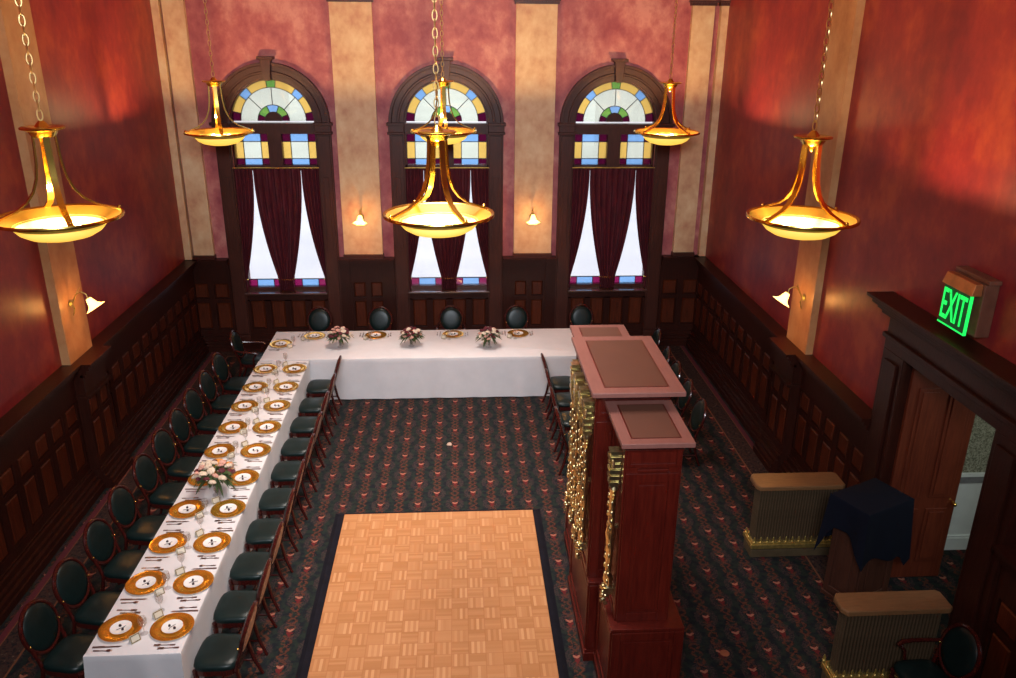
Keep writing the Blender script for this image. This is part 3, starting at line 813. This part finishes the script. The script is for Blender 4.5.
ZS_T = ZT + .0015
def setting(x, y, z, rz, where, sd, full=True):
    """rz turns local +y (away from the diner) ; local x = diner's right"""
    R = Matrix.Rotation(rz, 3, 'Z')
    def at(u, v, dz=0): q = R @ Vector((u, v, 0)); return (x+q.x, y+q.y, z+dz)
    charger(at(0,0), rz, 'round gold charger plate, %s' % where, group='gold charger plates')
    dessert(at(0,.0,.0065), rz+rj(.5), 'small white plate with dark sweets, %s' % where, group='white dessert plates')
    if sd is None: return
    knife(at(.235, -.035), rz+PI/2+rj(.04), 'table knife beside the charger, %s' % where, group='table knives')
    spoon(at(.285, -.06), rz+PI/2+rj(.04), 'spoon outside the table knife, %s' % where, group='spoons')
    fork(at(-.225, .0), rz+PI/2+rj(.05), 'inner dinner fork by the charger, %s' % where, group='dinner forks')
    fork(at(-.265, -.045), rz+PI/2+rj(.05), 'outer fork away from the charger, %s' % where, group='outer forks')
    card(at(.165, .185), rz+.75+rj(.2), 'white place card, %s' % where, group='place cards')
    goblet(at(.07, .235) if sd > 0 else at(.26,.19), 0, 'clear water goblet, %s' % where, group='water goblets')
for i in range(10):
    y = PITCH[i]
    setting(-3.18, y, ZS_T, -PI/2, 'wall side of left table, %s from near end' % ORD[i+1], 1)
    setting(-2.71, y-.01, ZS_T, PI/2, 'dance floor side of left table, %s from near end' % ORD[i+1], -1)
HZ = ZT+.0045
hw = ['left end of the head table', 'head table, left of all the flowers', 'head table, between first and second flowers', 'head table, before the armchair', 'head table, right of all the flowers']
setting(-3.156, 13.70, HZ, -PI/2, hw[0], 1)
for i, x in enumerate((-2.63, -1.53, -.13, 1.06)):
    setting(x, 14.08, HZ, PI, hw[i+1], 1)
for p in (charger, dessert, knife, fork, spoon, card, goblet): p.done()

# ------------------------------------------------------------------ flower centrepieces
def flower_mesh(name, mat, r):
    m = MB(); rn = random.Random(hash(name) % 97 if False else len(name)*13)
    m.sphere((0,0,0), (r*.55, r*.55, r*.6), 8, 6)
    for ring, (n, rr, zz, sz) in enumerate(((4,.38,.18,.5),(6,.62,.0,.55),(7,.78,-.22,.5))):
        for k in range(n):
            a = 2*PI*k/n + ring*.5
            m.sphere((r*rr*cos(a), r*rr*sin(a), r*zz), (r*sz, r*sz, r*.34), 7, 5)
    return m.mesh(name, mat, True)
FM = [flower_mesh('cream_rose', M['cream'], .052), flower_mesh('blush_rose', M['blush'], .046), flower_mesh('burgundy_rose', M['burg'], .042), flower_mesh('orange_rose', M['orange'], .07)]
FN = ['cream rose', 'blush pink rose', 'dark burgundy rose', 'orange rose']
def leaf_mb(m, base, d, L, w):
    d = Vector(d).normalized(); sdv = d.cross(Vector((0,0,1)))
    if sdv.length < .05: sdv = Vector((1,0,0))
    sdv.normalize(); nrm = sdv.cross(d)
    pts = []
    for q, ww in ((0,.1),(.3,.9),(.55,1),(.8,.6),(1,.05)):
        c = Vector(base)+d*L*q - Vector((0,0,1))*(L*.35*q*q)
        pts.append([tuple(c-sdv*w*ww+nrm*.006), tuple(c), tuple(c+sdv*w*ww+nrm*.006)])
    m.grid(pts)
def centrepiece(x, y, z, label, seed, H, spread, orange=False, squash=1):
    rn = random.Random(seed)
    t = thing('flower_arrangement', label, 'flowers', (x,y,z), rn.uniform(0,6), 'flower arrangements on the banquet tables')
    m = MB(); m.lathe([(.055,0),(.05,.004),(.032,.02),(.028,H*.5),(.036,H*.8),(.05,H),(.047,H),(.033,H*.8),(.025,H*.5),(.02,.025),(0,.02)], 18); m.build('vase', M['goblet'], t, smooth=True)
    m = MB()
    for k in range(9):
        a = rn.uniform(0,6.28); m.tube([(.012*cos(a),.012*sin(a),.03),(.02*cos(a+1),.02*sin(a+1),H*.8),(.08*cos(a+1),.08*sin(a+1),H+.07)], .003, 5)
    m.build('stem', M['leaf'], t)
    m = MB()
    for k in range(70):
        a = rn.uniform(0,6.28); el = rn.uniform(-.55,.5)
        b = (.07*cos(a), .07*sin(a), H+.02+rn.uniform(0,.08))
        leaf_mb(m, b, (cos(a)*cos(el), sin(a)*cos(el), sin(el)), rn.uniform(.1,.2)*spread/.17, rn.uniform(.014,.026))
    m.build('foliage', M['leaf'], t, smooth=True)
    pts = []
    for k in range(28):
        u = (k+.5)/28; ph = math.acos(1-u*1.05); a = k*2.39996
        pts.append((spread*sin(ph)*cos(a), spread*sin(ph)*sin(a), H+.05+spread*.85*squash*cos(ph)))
    for k, p in enumerate(pts):
        ty = rn.choices((0,1,2),(.36,.24,.40))[0]
        if orange and k in (21, 26): ty = 3
        o = bpy.data.objects.new('flower', FM[ty]); COL.objects.link(o); o.parent = t; o.location = p
        o.rotation_euler = (rn.uniform(-.5,.5), rn.uniform(-.5,.5), rn.uniform(0,6)); o['label'] = FN[ty]
        sc = rn.uniform(.62,.88)*(1.25 if ty == 3 else 1); o.scale = (sc,sc,sc)
    return t
centrepiece(-2.93, 8.72, ZS_T, 'cream, burgundy and orange flower arrangement on the long left table', 3, .24, .21, True, .7)
centrepiece(-2.10, 13.55, HZ, 'flower arrangement at the left of the head table, above the inner chairs', 5, .17, .165)
centrepiece(-.86, 13.55, HZ, 'flower arrangement on the head table between the left and middle window bays', 8, .16, .15)
centrepiece(.50, 13.45, HZ, 'flower arrangement on the head table right of the armchair, nearest the cabinet', 11, .17, .16)

# ------------------------------------------------------------------ tall cabinet with gilt front
CB = (1.6, 7.2, 0)
t = thing('cabinet', 'tall cherry-red cabinet with stepped tops and gilded front beside the dance floor', 'cabinet', CB)
def panel_face(m, axis, at, a0, a1, z0, z1, out, fr=.09, raised=True):
    """framed panel on a vertical face; axis 'y': face at y=at, normal out (+-1); axis 'x' likewise"""
    def bx(u0, u1, za, zb, d0, d1):
        lo, hi = sorted((at+out*d0, at+out*d1))
        if axis == 'y': m.box(u0, u1, lo, hi, za, zb)
        else: m.box(lo, hi, u0, u1, za, zb)
    bx(a0, a0+fr, z0, z1, 0, .018); bx(a1-fr, a1, z0, z1, 0, .018); bx(a0+fr, a1-fr, z1-fr, z1, 0, .018); bx(a0+fr, a1-fr, z0, z0+fr, 0, .018)
    if raised: bx(a0+fr+.03, a1-fr-.03, z0+fr+.03, z1-fr-.03, 0, .010)
def case(name, x0, x1, y0, y1, z0, z1, near=True, left=True):
    m = MB(); m.box(x0, x1, y0, y1, z0, z1)
    if near: panel_face(m, 'y', y0, x0, x1, z0, z1-.26, -1); m.box(x0+.1, x1-.1, y0-.028, y0, z1-.24, z1-.215); panel_face(m, 'y', y0, x0, x1, z1-.20, z1, -1, .035, False)
    panel_face(m, 'x', x0, y0, y1, z0, z1, -1, .07); panel_face(m, 'x', x1, y0, y1, z0, z1, 1, .07)
    return loc(m, CB).build(name, M['cherry'], t, bevel=.004)
def slab(x0, x1, y0, y1, z1, ins, case_b):
    m = MB(); m.box(x0, x1, y0, y1, z1-.045, z1)
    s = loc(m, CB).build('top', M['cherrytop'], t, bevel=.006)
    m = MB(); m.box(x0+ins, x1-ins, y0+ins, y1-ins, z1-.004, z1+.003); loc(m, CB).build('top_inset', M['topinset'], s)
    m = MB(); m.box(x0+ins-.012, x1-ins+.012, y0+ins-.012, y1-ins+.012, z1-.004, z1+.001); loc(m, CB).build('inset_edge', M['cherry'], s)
    m = MB(); bx0, bx1, by0, by1 = case_b
    m.frustum((bx0-.01,bx1+.01,by0-.01,by1+.01), (x0+.02,x1-.02,y0+.02,y1-.02), z1-.15, z1-.045); m.box(bx0-.02,bx1+.02,by0-.02,by1+.02,z1-.17,z1-.15)
    loc(m, CB).build('cornice', M['cherry'], t, bevel=.004)
# central tower
case('central_case', 1.235, 1.875, 6.70, 7.80, .95, 2.92)
slab(1.145, 1.975, 6.455, 7.87, 3.05, .135, (1.235, 1.875, 6.70, 7.80))
# nearer wing and farther wing
case('wing', 1.39, 1.852, 6.05, 6.66, .95, 2.75)
slab(1.30, 1.91, 5.855, 6.695, 2.87, .105, (1.39, 1.852, 6.05, 6.66))
case('wing', 1.33, 1.80, 7.84, 8.60, .95, 2.75, near=False)
slab(1.245, 1.865, 7.80, 8.72, 2.87, .10, (1.33, 1.80, 7.84, 8.60))
def plinth(x0, x1, y0, y1):
    m = MB(); m.box(x0, x1, y0, y1, .10, .92); m.box(x0-.012, x1+.012, y0-.012, y1+.012, .92, .95)
    m.box(x0-.03, x1+.03, y0-.03, y1+.03, 0, .10); m.box(x0-.018, x1+.018, y0-.018, y1+.018, .10, .13)
    panel_face(m, 'y', y0, x0, x1, .14, .91, -1, .08); panel_face(m, 'x', x0, y0, y1, .14, .91, -1, .08); panel_face(m, 'x', x1, y0, y1, .14, .91, 1, .08)
    loc(m, CB).build('plinth', M['cherry'], t, bevel=.005)
plinth(1.235, 1.97, 6.62, 7.83); plinth(1.335, 1.985, 5.935, 6.585); plinth(1.30, 1.93, 7.865, 8.72)
def gilt_column(x, y, z0, z1, w=.055, bx=1.24):
    m = MB()
    for z in (z0+.14, (z0+z1)/2, z1-.2): m.box(x, bx, y-.015, y+.015, z, z+.03)
    rn = random.Random(int(y*100))
    h = z1-z0
    m.box(x-w*.8, x+w*.8, y-w*.8, y+w*.8, z0+.10, z0+.17)
    # turned shaft
    m.lathe([(w*.85,z0+.17),(w*.6,z0+.2),(w*.85,z0+.25),(w*.5,z0+.30),(w*.6,z0+h*.4),(w*.85,z0+h*.47),(w*.55,z0+h*.52),(w*.5,z1-.42),(w*.8,z1-.38),(w*.6,z1-.35)], 12, (x,y,0))
    # stacked capital blocks
    zz = z1-.36
    for k, (a, b) in enumerate(((.6,.03),(.85,.035),(.6,.02),(.9,.04),(.65,.025),(.95,.04),(.7,.02),(.9,.035),(.65,.025),(1.0,.045),(.75,.03),(.92,.02))):
        m.box(x-w*a, x+w*a, y-w*a, y+w*a, zz, zz+b-.004); zz += b
    # leaf drops at the foot and volutes at the top
    for k in range(16):
        q = k/15; m.sphere((x-.03+rn.uniform(-.02,.02), y+rn.uniform(-.05,.05)*(1-q*.4), z0+.16-.17*q), (.022,.026*(1.15-q),.024), 7, 5)
    for s in (-1, 1):
        m.tube([(x-.03, y+s*(.06+.035*(1-k/13)*cos(k*.75)), z1-.12+.05*(1-k/13)*sin(k*.75)) for k in range(14)], .011, 6)
        for k in range(10):
            q = k/9; m.sphere((x-.02, y+s*(.055+.03*sin(q*9)), z0+.25+(h-.75)*q), (.014,.018,.03), 6, 5)
        m.tube([(x-.005, y+s*(.05+.012*sin(k*.8)), z0+.2+(h-.62)*k/24) for k in range(25)], .010, 6)
    loc(m, CB).build('gilt_column', M['gold'], t, smooth=True)
for y in (6.78, 7.05, 7.38, 7.66): gilt_column(1.168, y, 1.14, 2.84, .05)
gilt_column(1.325, 6.20, 1.06, 2.64, .058, 1.39); gilt_column(1.275, 8.25, 1.06, 2.62, .055, 1.33)
rn = random.Random(4)
for ya, yb in ((6.78,7.05),(7.05,7.38),(7.38,7.66)):
    m = MB()
    for zt, dp in ((2.62,.16),(1.9,.12),(1.42,.1)):
        for k in range(11):
            q = k/10; m.sphere((1.172+rn.uniform(-.008,.008), ya+(yb-ya)*q, zt-dp*(1-(2*q-1)**2)+(.03 if k % 2 else 0)), (.018,.022,.026), 7, 5)
        m.tube([(1.175, ya+(yb-ya)*k/10, zt+.03-(dp-.02)*sin(PI*k/10)) for k in range(11)], .012, 6)
    for s_ in (-.02, .02): m.tube([(1.178, (ya+yb)/2+s_+.02*sin(k*.5), 1.22+1.36*k/24) for k in range(25)], .011, 6)
    loc(m, CB).build('gilt_garland', M['gold'], t, smooth=True)

# ------------------------------------------------------------------ rod balustrades flanking the doorway
def balustrade(x0, x1, y0, y1, label):
    t = thing('balustrade', label, 'railing', ((x0+x1)/2, (y0+y1)/2, 0), 0, 'low rod balustrades flanking the doorway')
    w, d = (x1-x0)/2, (y1-y0)/2
    m = MB(); m.box(-w+.02, w, -d, d, 0, .10); m.box(-w+.03, w, -d+.01, d-.01, .10, .13); m.build('plinth', M['screenbase'], t, bevel=.005)
    m = MB(); m.box(-w+.005, w, -d-.02, d+.02, .13, .19); m.box(-w+.02, w, -d-.005, d+.005, .19, .21); m.build('base_rail', M['brassdull'], t, bevel=.008)
    m = MB(); m.box(-w+.085, w-.02, -d+.075, d-.075, .2, .95); m.build('core_panel', M['screenbase'], t)
    m = MB()
    pts = [(-w+.03,-d-.03),(w-.02,-d-.03),(w+.02,-d),(w+.02,d),(w-.02,d+.03),(-w+.03,d+.03),(-w-.01,d-.03),(-w-.01,-d+.03)]
    n = 8; vs = []; 
    for k, z in ((1,.945),(1,.985),(.985,1.0)): vs += [(p[0]*k, p[1]*k, z) for p in pts]
    fs = [tuple(range(8))[::-1], tuple(range(16,24))] + [(i*8+j, i*8+(j+1) % 8, (i+1)*8+(j+1) % 8, (i+1)*8+j) for i in (0,1) for j in range(8)]
    m.add(vs, fs); m.build('rail_cap', M['oak'], t, bevel=.006)
    rm = MB(); rm.lathe([(.012,.20),(.014,.30),(.014,.9),(.012,.95)], 8); rme = rm.mesh('rod', M['rod'], True)
    fm = MB(); fm.lathe([(.016,.20),(.02,.215),(.010,.225),(.016,.245),(.006,.275),(.0,.285)], 8); fme = fm.mesh('finial', M['brassdull'], True)
    pos = [(-w+.06+k*.0335, -d+.045) for k in range(int((2*w-.08)/.0335))] + [(-w+.055, -d+.045+.0335*k) for k in range(1, int((2*d-.08)/.0335))]
    for p in pos:
        o = bpy.data.objects.new('rod', rme); COL.objects.link(o); o.parent = t; o.location = (p[0], p[1], 0)
    for k in range(13):
        o = bpy.data.objects.new('finial', fme); COL.objects.link(o); o.parent = t; o.location = (-w+.05+k*(2*w-.1)/12, -d+.012, 0)
    for k in range(1, 3):
        o = bpy.data.objects.new('finial', fme); COL.objects.link(o); o.parent = t; o.location = (-w+.025, -d+.05+k*.09, 0)
balustrade(3.48, 4.52, 8.235, 8.50, 'low oak-capped rod balustrade beyond the doorway, beside the draped podium')
balustrade(3.52, 4.55, 6.03, 6.25, 'low oak-capped rod balustrade nearest the camera, behind the armchair')

# ------------------------------------------------------------------ draped podium in the doorway
PX, PY, PR, PZ = 4.445, 7.48, radians(25), 1.31
t = thing('podium', 'brown wooden podium under a navy cloth standing in the doorway', 'podium', (PX,PY,0), PR)
m = MB(); m.box(-.27,.27,-.20,.20,.05,1.22); m.box(-.29,.29,-.22,.22,0,.05); panel_face(m, 'y', -.20, -.27, .27, .08, 1.15, -1); panel_face(m, 'x', -.27, -.20, .20, .08, 1.15, -1, .07); m.build('cabinet_body', M['podium'], t, bevel=.005)
m = MB(); m.box(-.34,.34,-.235,.235,1.22,PZ-.016); m.build('top_board', M['podium'], t, bevel=.005)
def hem(sd, q):
    if sd == 'S': return .05*sin(q*PI*2.2) - .34*max(0, (q-.84)/.16)
    if sd == 'W': return -.40*max(0, 1-q/.22)**.8 - .26*max(0, (q-.6)/.4)
    return 0
c = tablecloth('podium_cloth', 'navy cloth hanging unevenly over the wooden podium in the doorway', 'cloth', -.36, .355, -.255, .25, PZ, dict(S=.66, E=.55, N=.7, W=.95), M['navy'], (0,0,0), amp=.014, flare=.01, seed=12, hem=hem)
c.location = (PX, PY, 0); c.rotation_euler = (0,0,PR)

# ------------------------------------------------------------------ exit sign
t = thing('exit_sign', 'green glowing EXIT sign in a copper-topped box above the doorway cornice', 'sign', (XR, 7.04, 3.42))
def L2(m): return loc(m, (XR, 7.04, 3.42))
m = MB(); m.box(4.70, XR, 6.77, 7.27, 3.40, 3.90); m.box(4.72, XR, 6.75, 7.29, 3.90, 3.945); L2(m).build('housing', M['signbrown'], t, bevel=.01)
m = MB(); m.frustum((4.60,4.70,6.79,7.27), (4.63,4.70,6.80,7.26), 3.79, 3.90); L2(m).build('hood', M['copper'], t, bevel=.006)
m = MB(); m.box(4.625, 4.64, 6.82, 7.25, 3.41, 3.80); L2(m).build('sign_panel', M['signdark'], t)
m = MB(); m.box(4.618, 4.645, 6.82, 7.25, 3.405, 3.418); m.box(4.618, 4.645, 6.815, 6.828, 3.405, 3.80); L2(m).build('glow_edge', M['exitglow'], t)
cu = bpy.data.curves.new('exit_text', 'FONT'); cu.body = 'EXIT'; cu.size = .40; cu.extrude = .004; cu.align_x = 'CENTER'; cu.offset = .0
tmp = bpy.data.objects.new('exit_text_curve', cu); COL.objects.link(tmp)
bpy.context.view_layer.update()
me = bpy.data.meshes.new_from_object(tmp.evaluated_get(bpy.context.evaluated_depsgraph_get()))
bpy.data.objects.remove(tmp); me.materials.clear(); me.materials.append(M['exitglow'])
xs_ = [v.co.x for v in me.vertices]; ys_ = [v.co.y for v in me.vertices]
sx = .375/(max(xs_)-min(xs_)); sy = .29/(max(ys_)-min(ys_)); cx_ = (max(xs_)+min(xs_))/2; cy_ = min(ys_)
for v in me.vertices: v.co = (-.222-v.co.z, -(v.co.x-cx_)*sx, (v.co.y-cy_)*sy+.045)
o = bpy.data.objects.new('exit_letters', me); COL.objects.link(o); o.parent = t

# ------------------------------------------------------------------ lamps
def lamp_light(name, parent, locn, energy, col, radius):
    l = bpy.data.lights.new(name, 'POINT'); l.energy = energy; l.color = col; l.shadow_soft_size = radius
    o = bpy.data.objects.new(name, l); COL.objects.link(o); o.parent = parent; o.location = locn; return o
WARM = (1, .66, .30)
def make_pendant():
    t = thing('pendant_lamp', 'x', 'lamp')           # origin at the rim centre
    m = MB(); m.lathe([(.505,-.012),(.528,-.014),(.53,.004),(.525,.014),(.508,.012),(.495,.002),(.505,-.012)], 56, cap=False); m.build('rim', M['brass'], t, smooth=True)
    m = MB(); m.lathe([(.512,.0),(.46,-.028),(.40,-.058),(.36,-.075),(.352,-.07),(.395,-.05),(.455,-.018),(.505,.006)], 56, cap=False); m.build('flange', M['amberdim'], t, smooth=True)
    m = MB(); m.lathe([(.372,-.06),(.365,-.085),(.33,-.125),(.26,-.165),(.16,-.19),(.0,-.20)], 48, cap=False); m.build('bowl', M['amber'], t, smooth=True, solid=.006)
    for k in range(4):
        a = k*PI/2+.35; R = []
        for r, z in ((.085,.70),(.09,.58),(.098,.46),(.118,.34),(.16,.23),(.225,.145),(.31,.085),(.41,.045),(.505,.008)): R.append((r*cos(a), r*sin(a), z))
        # smooth the strap
        Q = []
        for i in range(len(R)-1):
            for q in (0,.5): Q.append(tuple(R[i][j]*(1-q)+R[i+1][j]*q for j in range(3)))
        Q.append(R[-1]); m = MB()
        wd = .026; vs = []; fs = []
        px, py = -sin(a), cos(a)
        for i, p in enumerate(Q):
            d = Vector(Q[min(i+1,len(Q)-1)])-Vector(Q[max(i-1,0)]); nr = Vector((px,py,0)).cross(d).normalized()*.008
            for s1, s2 in ((-1,-1),(1,-1),(1,1),(-1,1)): vs.append((p[0]+px*wd*s1+nr.x*s2, p[1]+py*wd*s1+nr.y*s2, p[2]+nr.z*s2))
        for i in range(len(Q)-1):
            for j in range(4): fs.append((4*i+j,4*i+(j+1) % 4,4*i+4+(j+1) % 4,4*i+4+j))
        n = len(Q)-1; fs += [(0,1,2,3),(4*n+3,4*n+2,4*n+1,4*n)]
        m.add(vs, fs); s = m.build('strap', M['brass'], t, smooth=True)
        m = MB(); m.sphere((.5*cos(a),.5*sin(a),.03), .018, 8, 6); m.build('strap_nut', M['brass'], s, smooth=True)
    m = MB(); m.lathe([(.0,.685),(.085,.685),(.10,.70),(.12,.735),(.175,.752),(.178,.765),(.165,.772),(.06,.772),(.04,.80),(.02,.82),(.0,.82)], 28, cap=False); m.build('collar', M['brass'], t, smooth=True)
    m = MB(); m.lathe([(.0,.62),(.02,.635),(.028,.66),(.012,.685)], 12, cap=False); m.build('finial', M['brass'], t, smooth=True)
    m = MB(); z = .82; k = 0; lh, lw, r = .092, .021, .0058
    while z < 4.1:
        a = 0 if k % 2 == 0 else PI/2
        pth = []
        for j in range(14):
            w = 2*PI*j/14; x, zz = lw*cos(w), lh/2*sin(w)
            pth.append((x*cos(a), x*sin(a), z+lh/2+zz))
        m.tube(pth, r, 5, True); z += lh-.018; k += 1
    m.build('chain', M['chain'], t, smooth=True)
    for k in range(3):
        a = k*2*PI/3+.5; m = MB(); m.lathe([(.016,-.15),(.016,-.11)], 8, (.14*cos(a),.14*sin(a),0)); m.sphere((.14*cos(a),.14*sin(a),-.08), (.035,.035,.04), 10, 8); m.build('bulb', M['bulb'], t, smooth=True)
    return t
pend = Placer(make_pendant(), None)
PEND = [(-3.50,7.33,4.44,1.0,'large brass bowl pendant lamp at the near left'), (-.188,7.72,4.366,1.0,'brass bowl pendant lamp at the near centre, hanging lowest in view'),
        (3.335,7.70,4.328,1.0,'brass bowl pendant lamp at the near right, over the doorway side'), (-3.72,13.4,4.46,1.0,'brass bowl pendant lamp far back by the left window'),
        (-.222,13.45,4.475,1.0,'brass bowl pendant lamp far back by the middle window'), (3.37,13.4,4.473,1.0,'brass bowl pendant lamp far back by the right window')]
for x, y, z, s, lb in PEND:
    pend((x,y,z), rj(.3), lb, s, 'brass pendant lamps')
pend.done()
for o in [o for o in bpy.data.objects if o.name.startswith('pendant_lamp')]:
    lamp_light('lamp_light', o, (0,0,-.105), 165, WARM, .06)
    m = MB(); zc = (H-o.location.z)/o.scale.x
    m.lathe([(.02,zc-.07),(.07,zc-.05),(.09,zc-.0)], 20); m.build('ceiling_canopy', M['brass'], o, smooth=True)

def make_sconce():
    t = thing('wall_sconce', 'x', 'lamp')           # local +y points out of the wall
    m = MB(); m.lathe([(.0,0),(.045,0),(.05,.012),(.035,.022),(.02,.03),(.0,.034)], 18, axis='y', cap=False); m.build('wall_plate', M['brassdull'], t, smooth=True)
    m = MB(); m.tube([(0,.02,0),(0,.06,.05),(0,.10,.13),(0,.17,.16),(0,.225,.13),(0,.24,.07)], .009, 8)
    m.tube([(0,.02,-.01),(.0,.05,-.06),(0,.03,-.13),(0,.012,-.17)], [.010,.009,.007,.003], 8); m.build('arm', M['brassdull'], t, smooth=True)
    m = MB(); m.tube([(0,.10,.13),(-.02,.13,.19),(-.05,.14,.21)], [.007,.006,.003], 6); m.build('leaf_scroll', M['brassdull'], t, smooth=True)
    m = MB(); N = 24; rings = []
    for r, z in ((.028,.0),(.04,-.03),(.05,-.07),(.06,-.10),(.085,-.13),(.12,-.15)):
        row = []
        for k in range(N+1):
            a = 2*PI*k/N; rr = r*(1+.10*(z/-.15)**2*cos(6*a)); row.append((rr*cos(a), rr*sin(a), z))
        rings.append(row)
    m.T = Matrix.Translation((0,.24,.07)) @ Matrix.Rotation(radians(32), 4, 'X'); m.grid(rings); m.build('shade', M['tulip'], t, smooth=True, solid=.004)
    m = MB(); m.T = Matrix.Translation((0,.24,.07)) @ Matrix.Rotation(radians(32), 4, 'X'); m.lathe([(.0,.012),(.03,.01),(.032,-.008),(.02,-.012)], 12, cap=False); m.build('fitter', M['brassdull'], t, smooth=True)
    return t
sc = Placer(make_sconce(), None)
SCP = [((-1.835,YB-.1,2.66),PI,'small brass wall sconce between the left and middle windows'), ((1.40,YB-.1,2.66),PI,'small brass wall sconce between the middle and right windows'),
       ((XL+.11,10.52,2.60),-PI/2,'brass tulip sconce lit on the left wall pilaster'), ((XR-.10,10.52,2.58),PI/2,'brass tulip sconce lit on the right wall pilaster')]
for p, r, lb in SCP: sc(p, r, lb, None, 'brass wall sconces')
sc.done()
for o in [o for o in bpy.data.objects if o.name.startswith('wall_sconce')]:
    lamp_light('lamp_light', o, (0,.25,-.04), 26, (1,.42,.10), .03)

# ------------------------------------------------------------------ room light
def area(name, locn, target, sx, sy, e, col, spread=180):
    l = bpy.data.lights.new(name, 'AREA'); l.shape = 'RECTANGLE'; l.size = sx; l.size_y = sy; l.energy = e; l.color = col; l.spread = radians(spread)
    o = bpy.data.objects.new(name, l); COL.objects.link(o); o.location = locn
    o.rotation_euler = (Vector(target)-Vector(locn)).to_track_quat('-Z', 'Y').to_euler(); return o
area('rear_fill', (-.4,-1.3,7.4), (-.4,12.5,2.6), 3.4, 1.2, 270, (.86,.92,1), 85)  # unseen soft fill added behind the camera to brighten the room
area('overhead_fill', (-.4,9.4,8.3), (-.4,9.4,0), 1.6, 7.0, 235, (1,.90,.82), 66)  # fill added at the unseen ceiling to lift tables and floor
l = bpy.data.lights.new('corridor_light', 'POINT'); l.energy = 26; l.color = (.95,1,.9); l.shadow_soft_size = .15
o = bpy.data.objects.new('corridor_light', l); COL.objects.link(o); o.location = (6.6,6.6,2.6)

w = bpy.data.worlds.new('overcast_sky'); SC.world = w; w.use_nodes = True
bg = w.node_tree.nodes['Background']; bg.inputs[0].default_value = (.95,.96,1,1); bg.inputs[1].default_value = 2.0

# ------------------------------------------------------------------ camera
f_px, pitch, yaw, roll, ch = 820.7267, radians(20.7595), radians(3.5604), radians(.5239), 6.0222
fw = Vector((sin(yaw)*cos(pitch), cos(yaw)*cos(pitch), -sin(pitch)))
r0 = Vector((cos(yaw), -sin(yaw), 0)); u0 = r0.cross(fw)
r = r0*cos(roll)+u0*sin(roll); u = -r0*sin(roll)+u0*cos(roll)
cam = bpy.data.cameras.new('camera'); cam.sensor_width = 36; cam.sensor_fit = 'HORIZONTAL'; cam.lens = f_px*36/1016
co = bpy.data.objects.new('camera', cam); COL.objects.link(co)
co.matrix_world = Matrix(((r.x,u.x,-fw.x,0),(r.y,u.y,-fw.y,0),(r.z,u.z,-fw.z,ch),(0,0,0,1)))
cam.clip_end = 500
SC.camera = co
vs_ = SC.view_settings; SC.display_settings.display_device = 'sRGB'
vs_.view_transform = 'Standard'; vs_.look = 'None'; vs_.gamma = 1; vs_.exposure = 0; vs_.use_curve_mapping = False
try:
    SC.cycles.use_denoising = True; SC.cycles.max_bounces = 8; SC.cycles.transparent_max_bounces = 16; SC.cycles.sample_clamp_indirect = 6
except Exception: pass
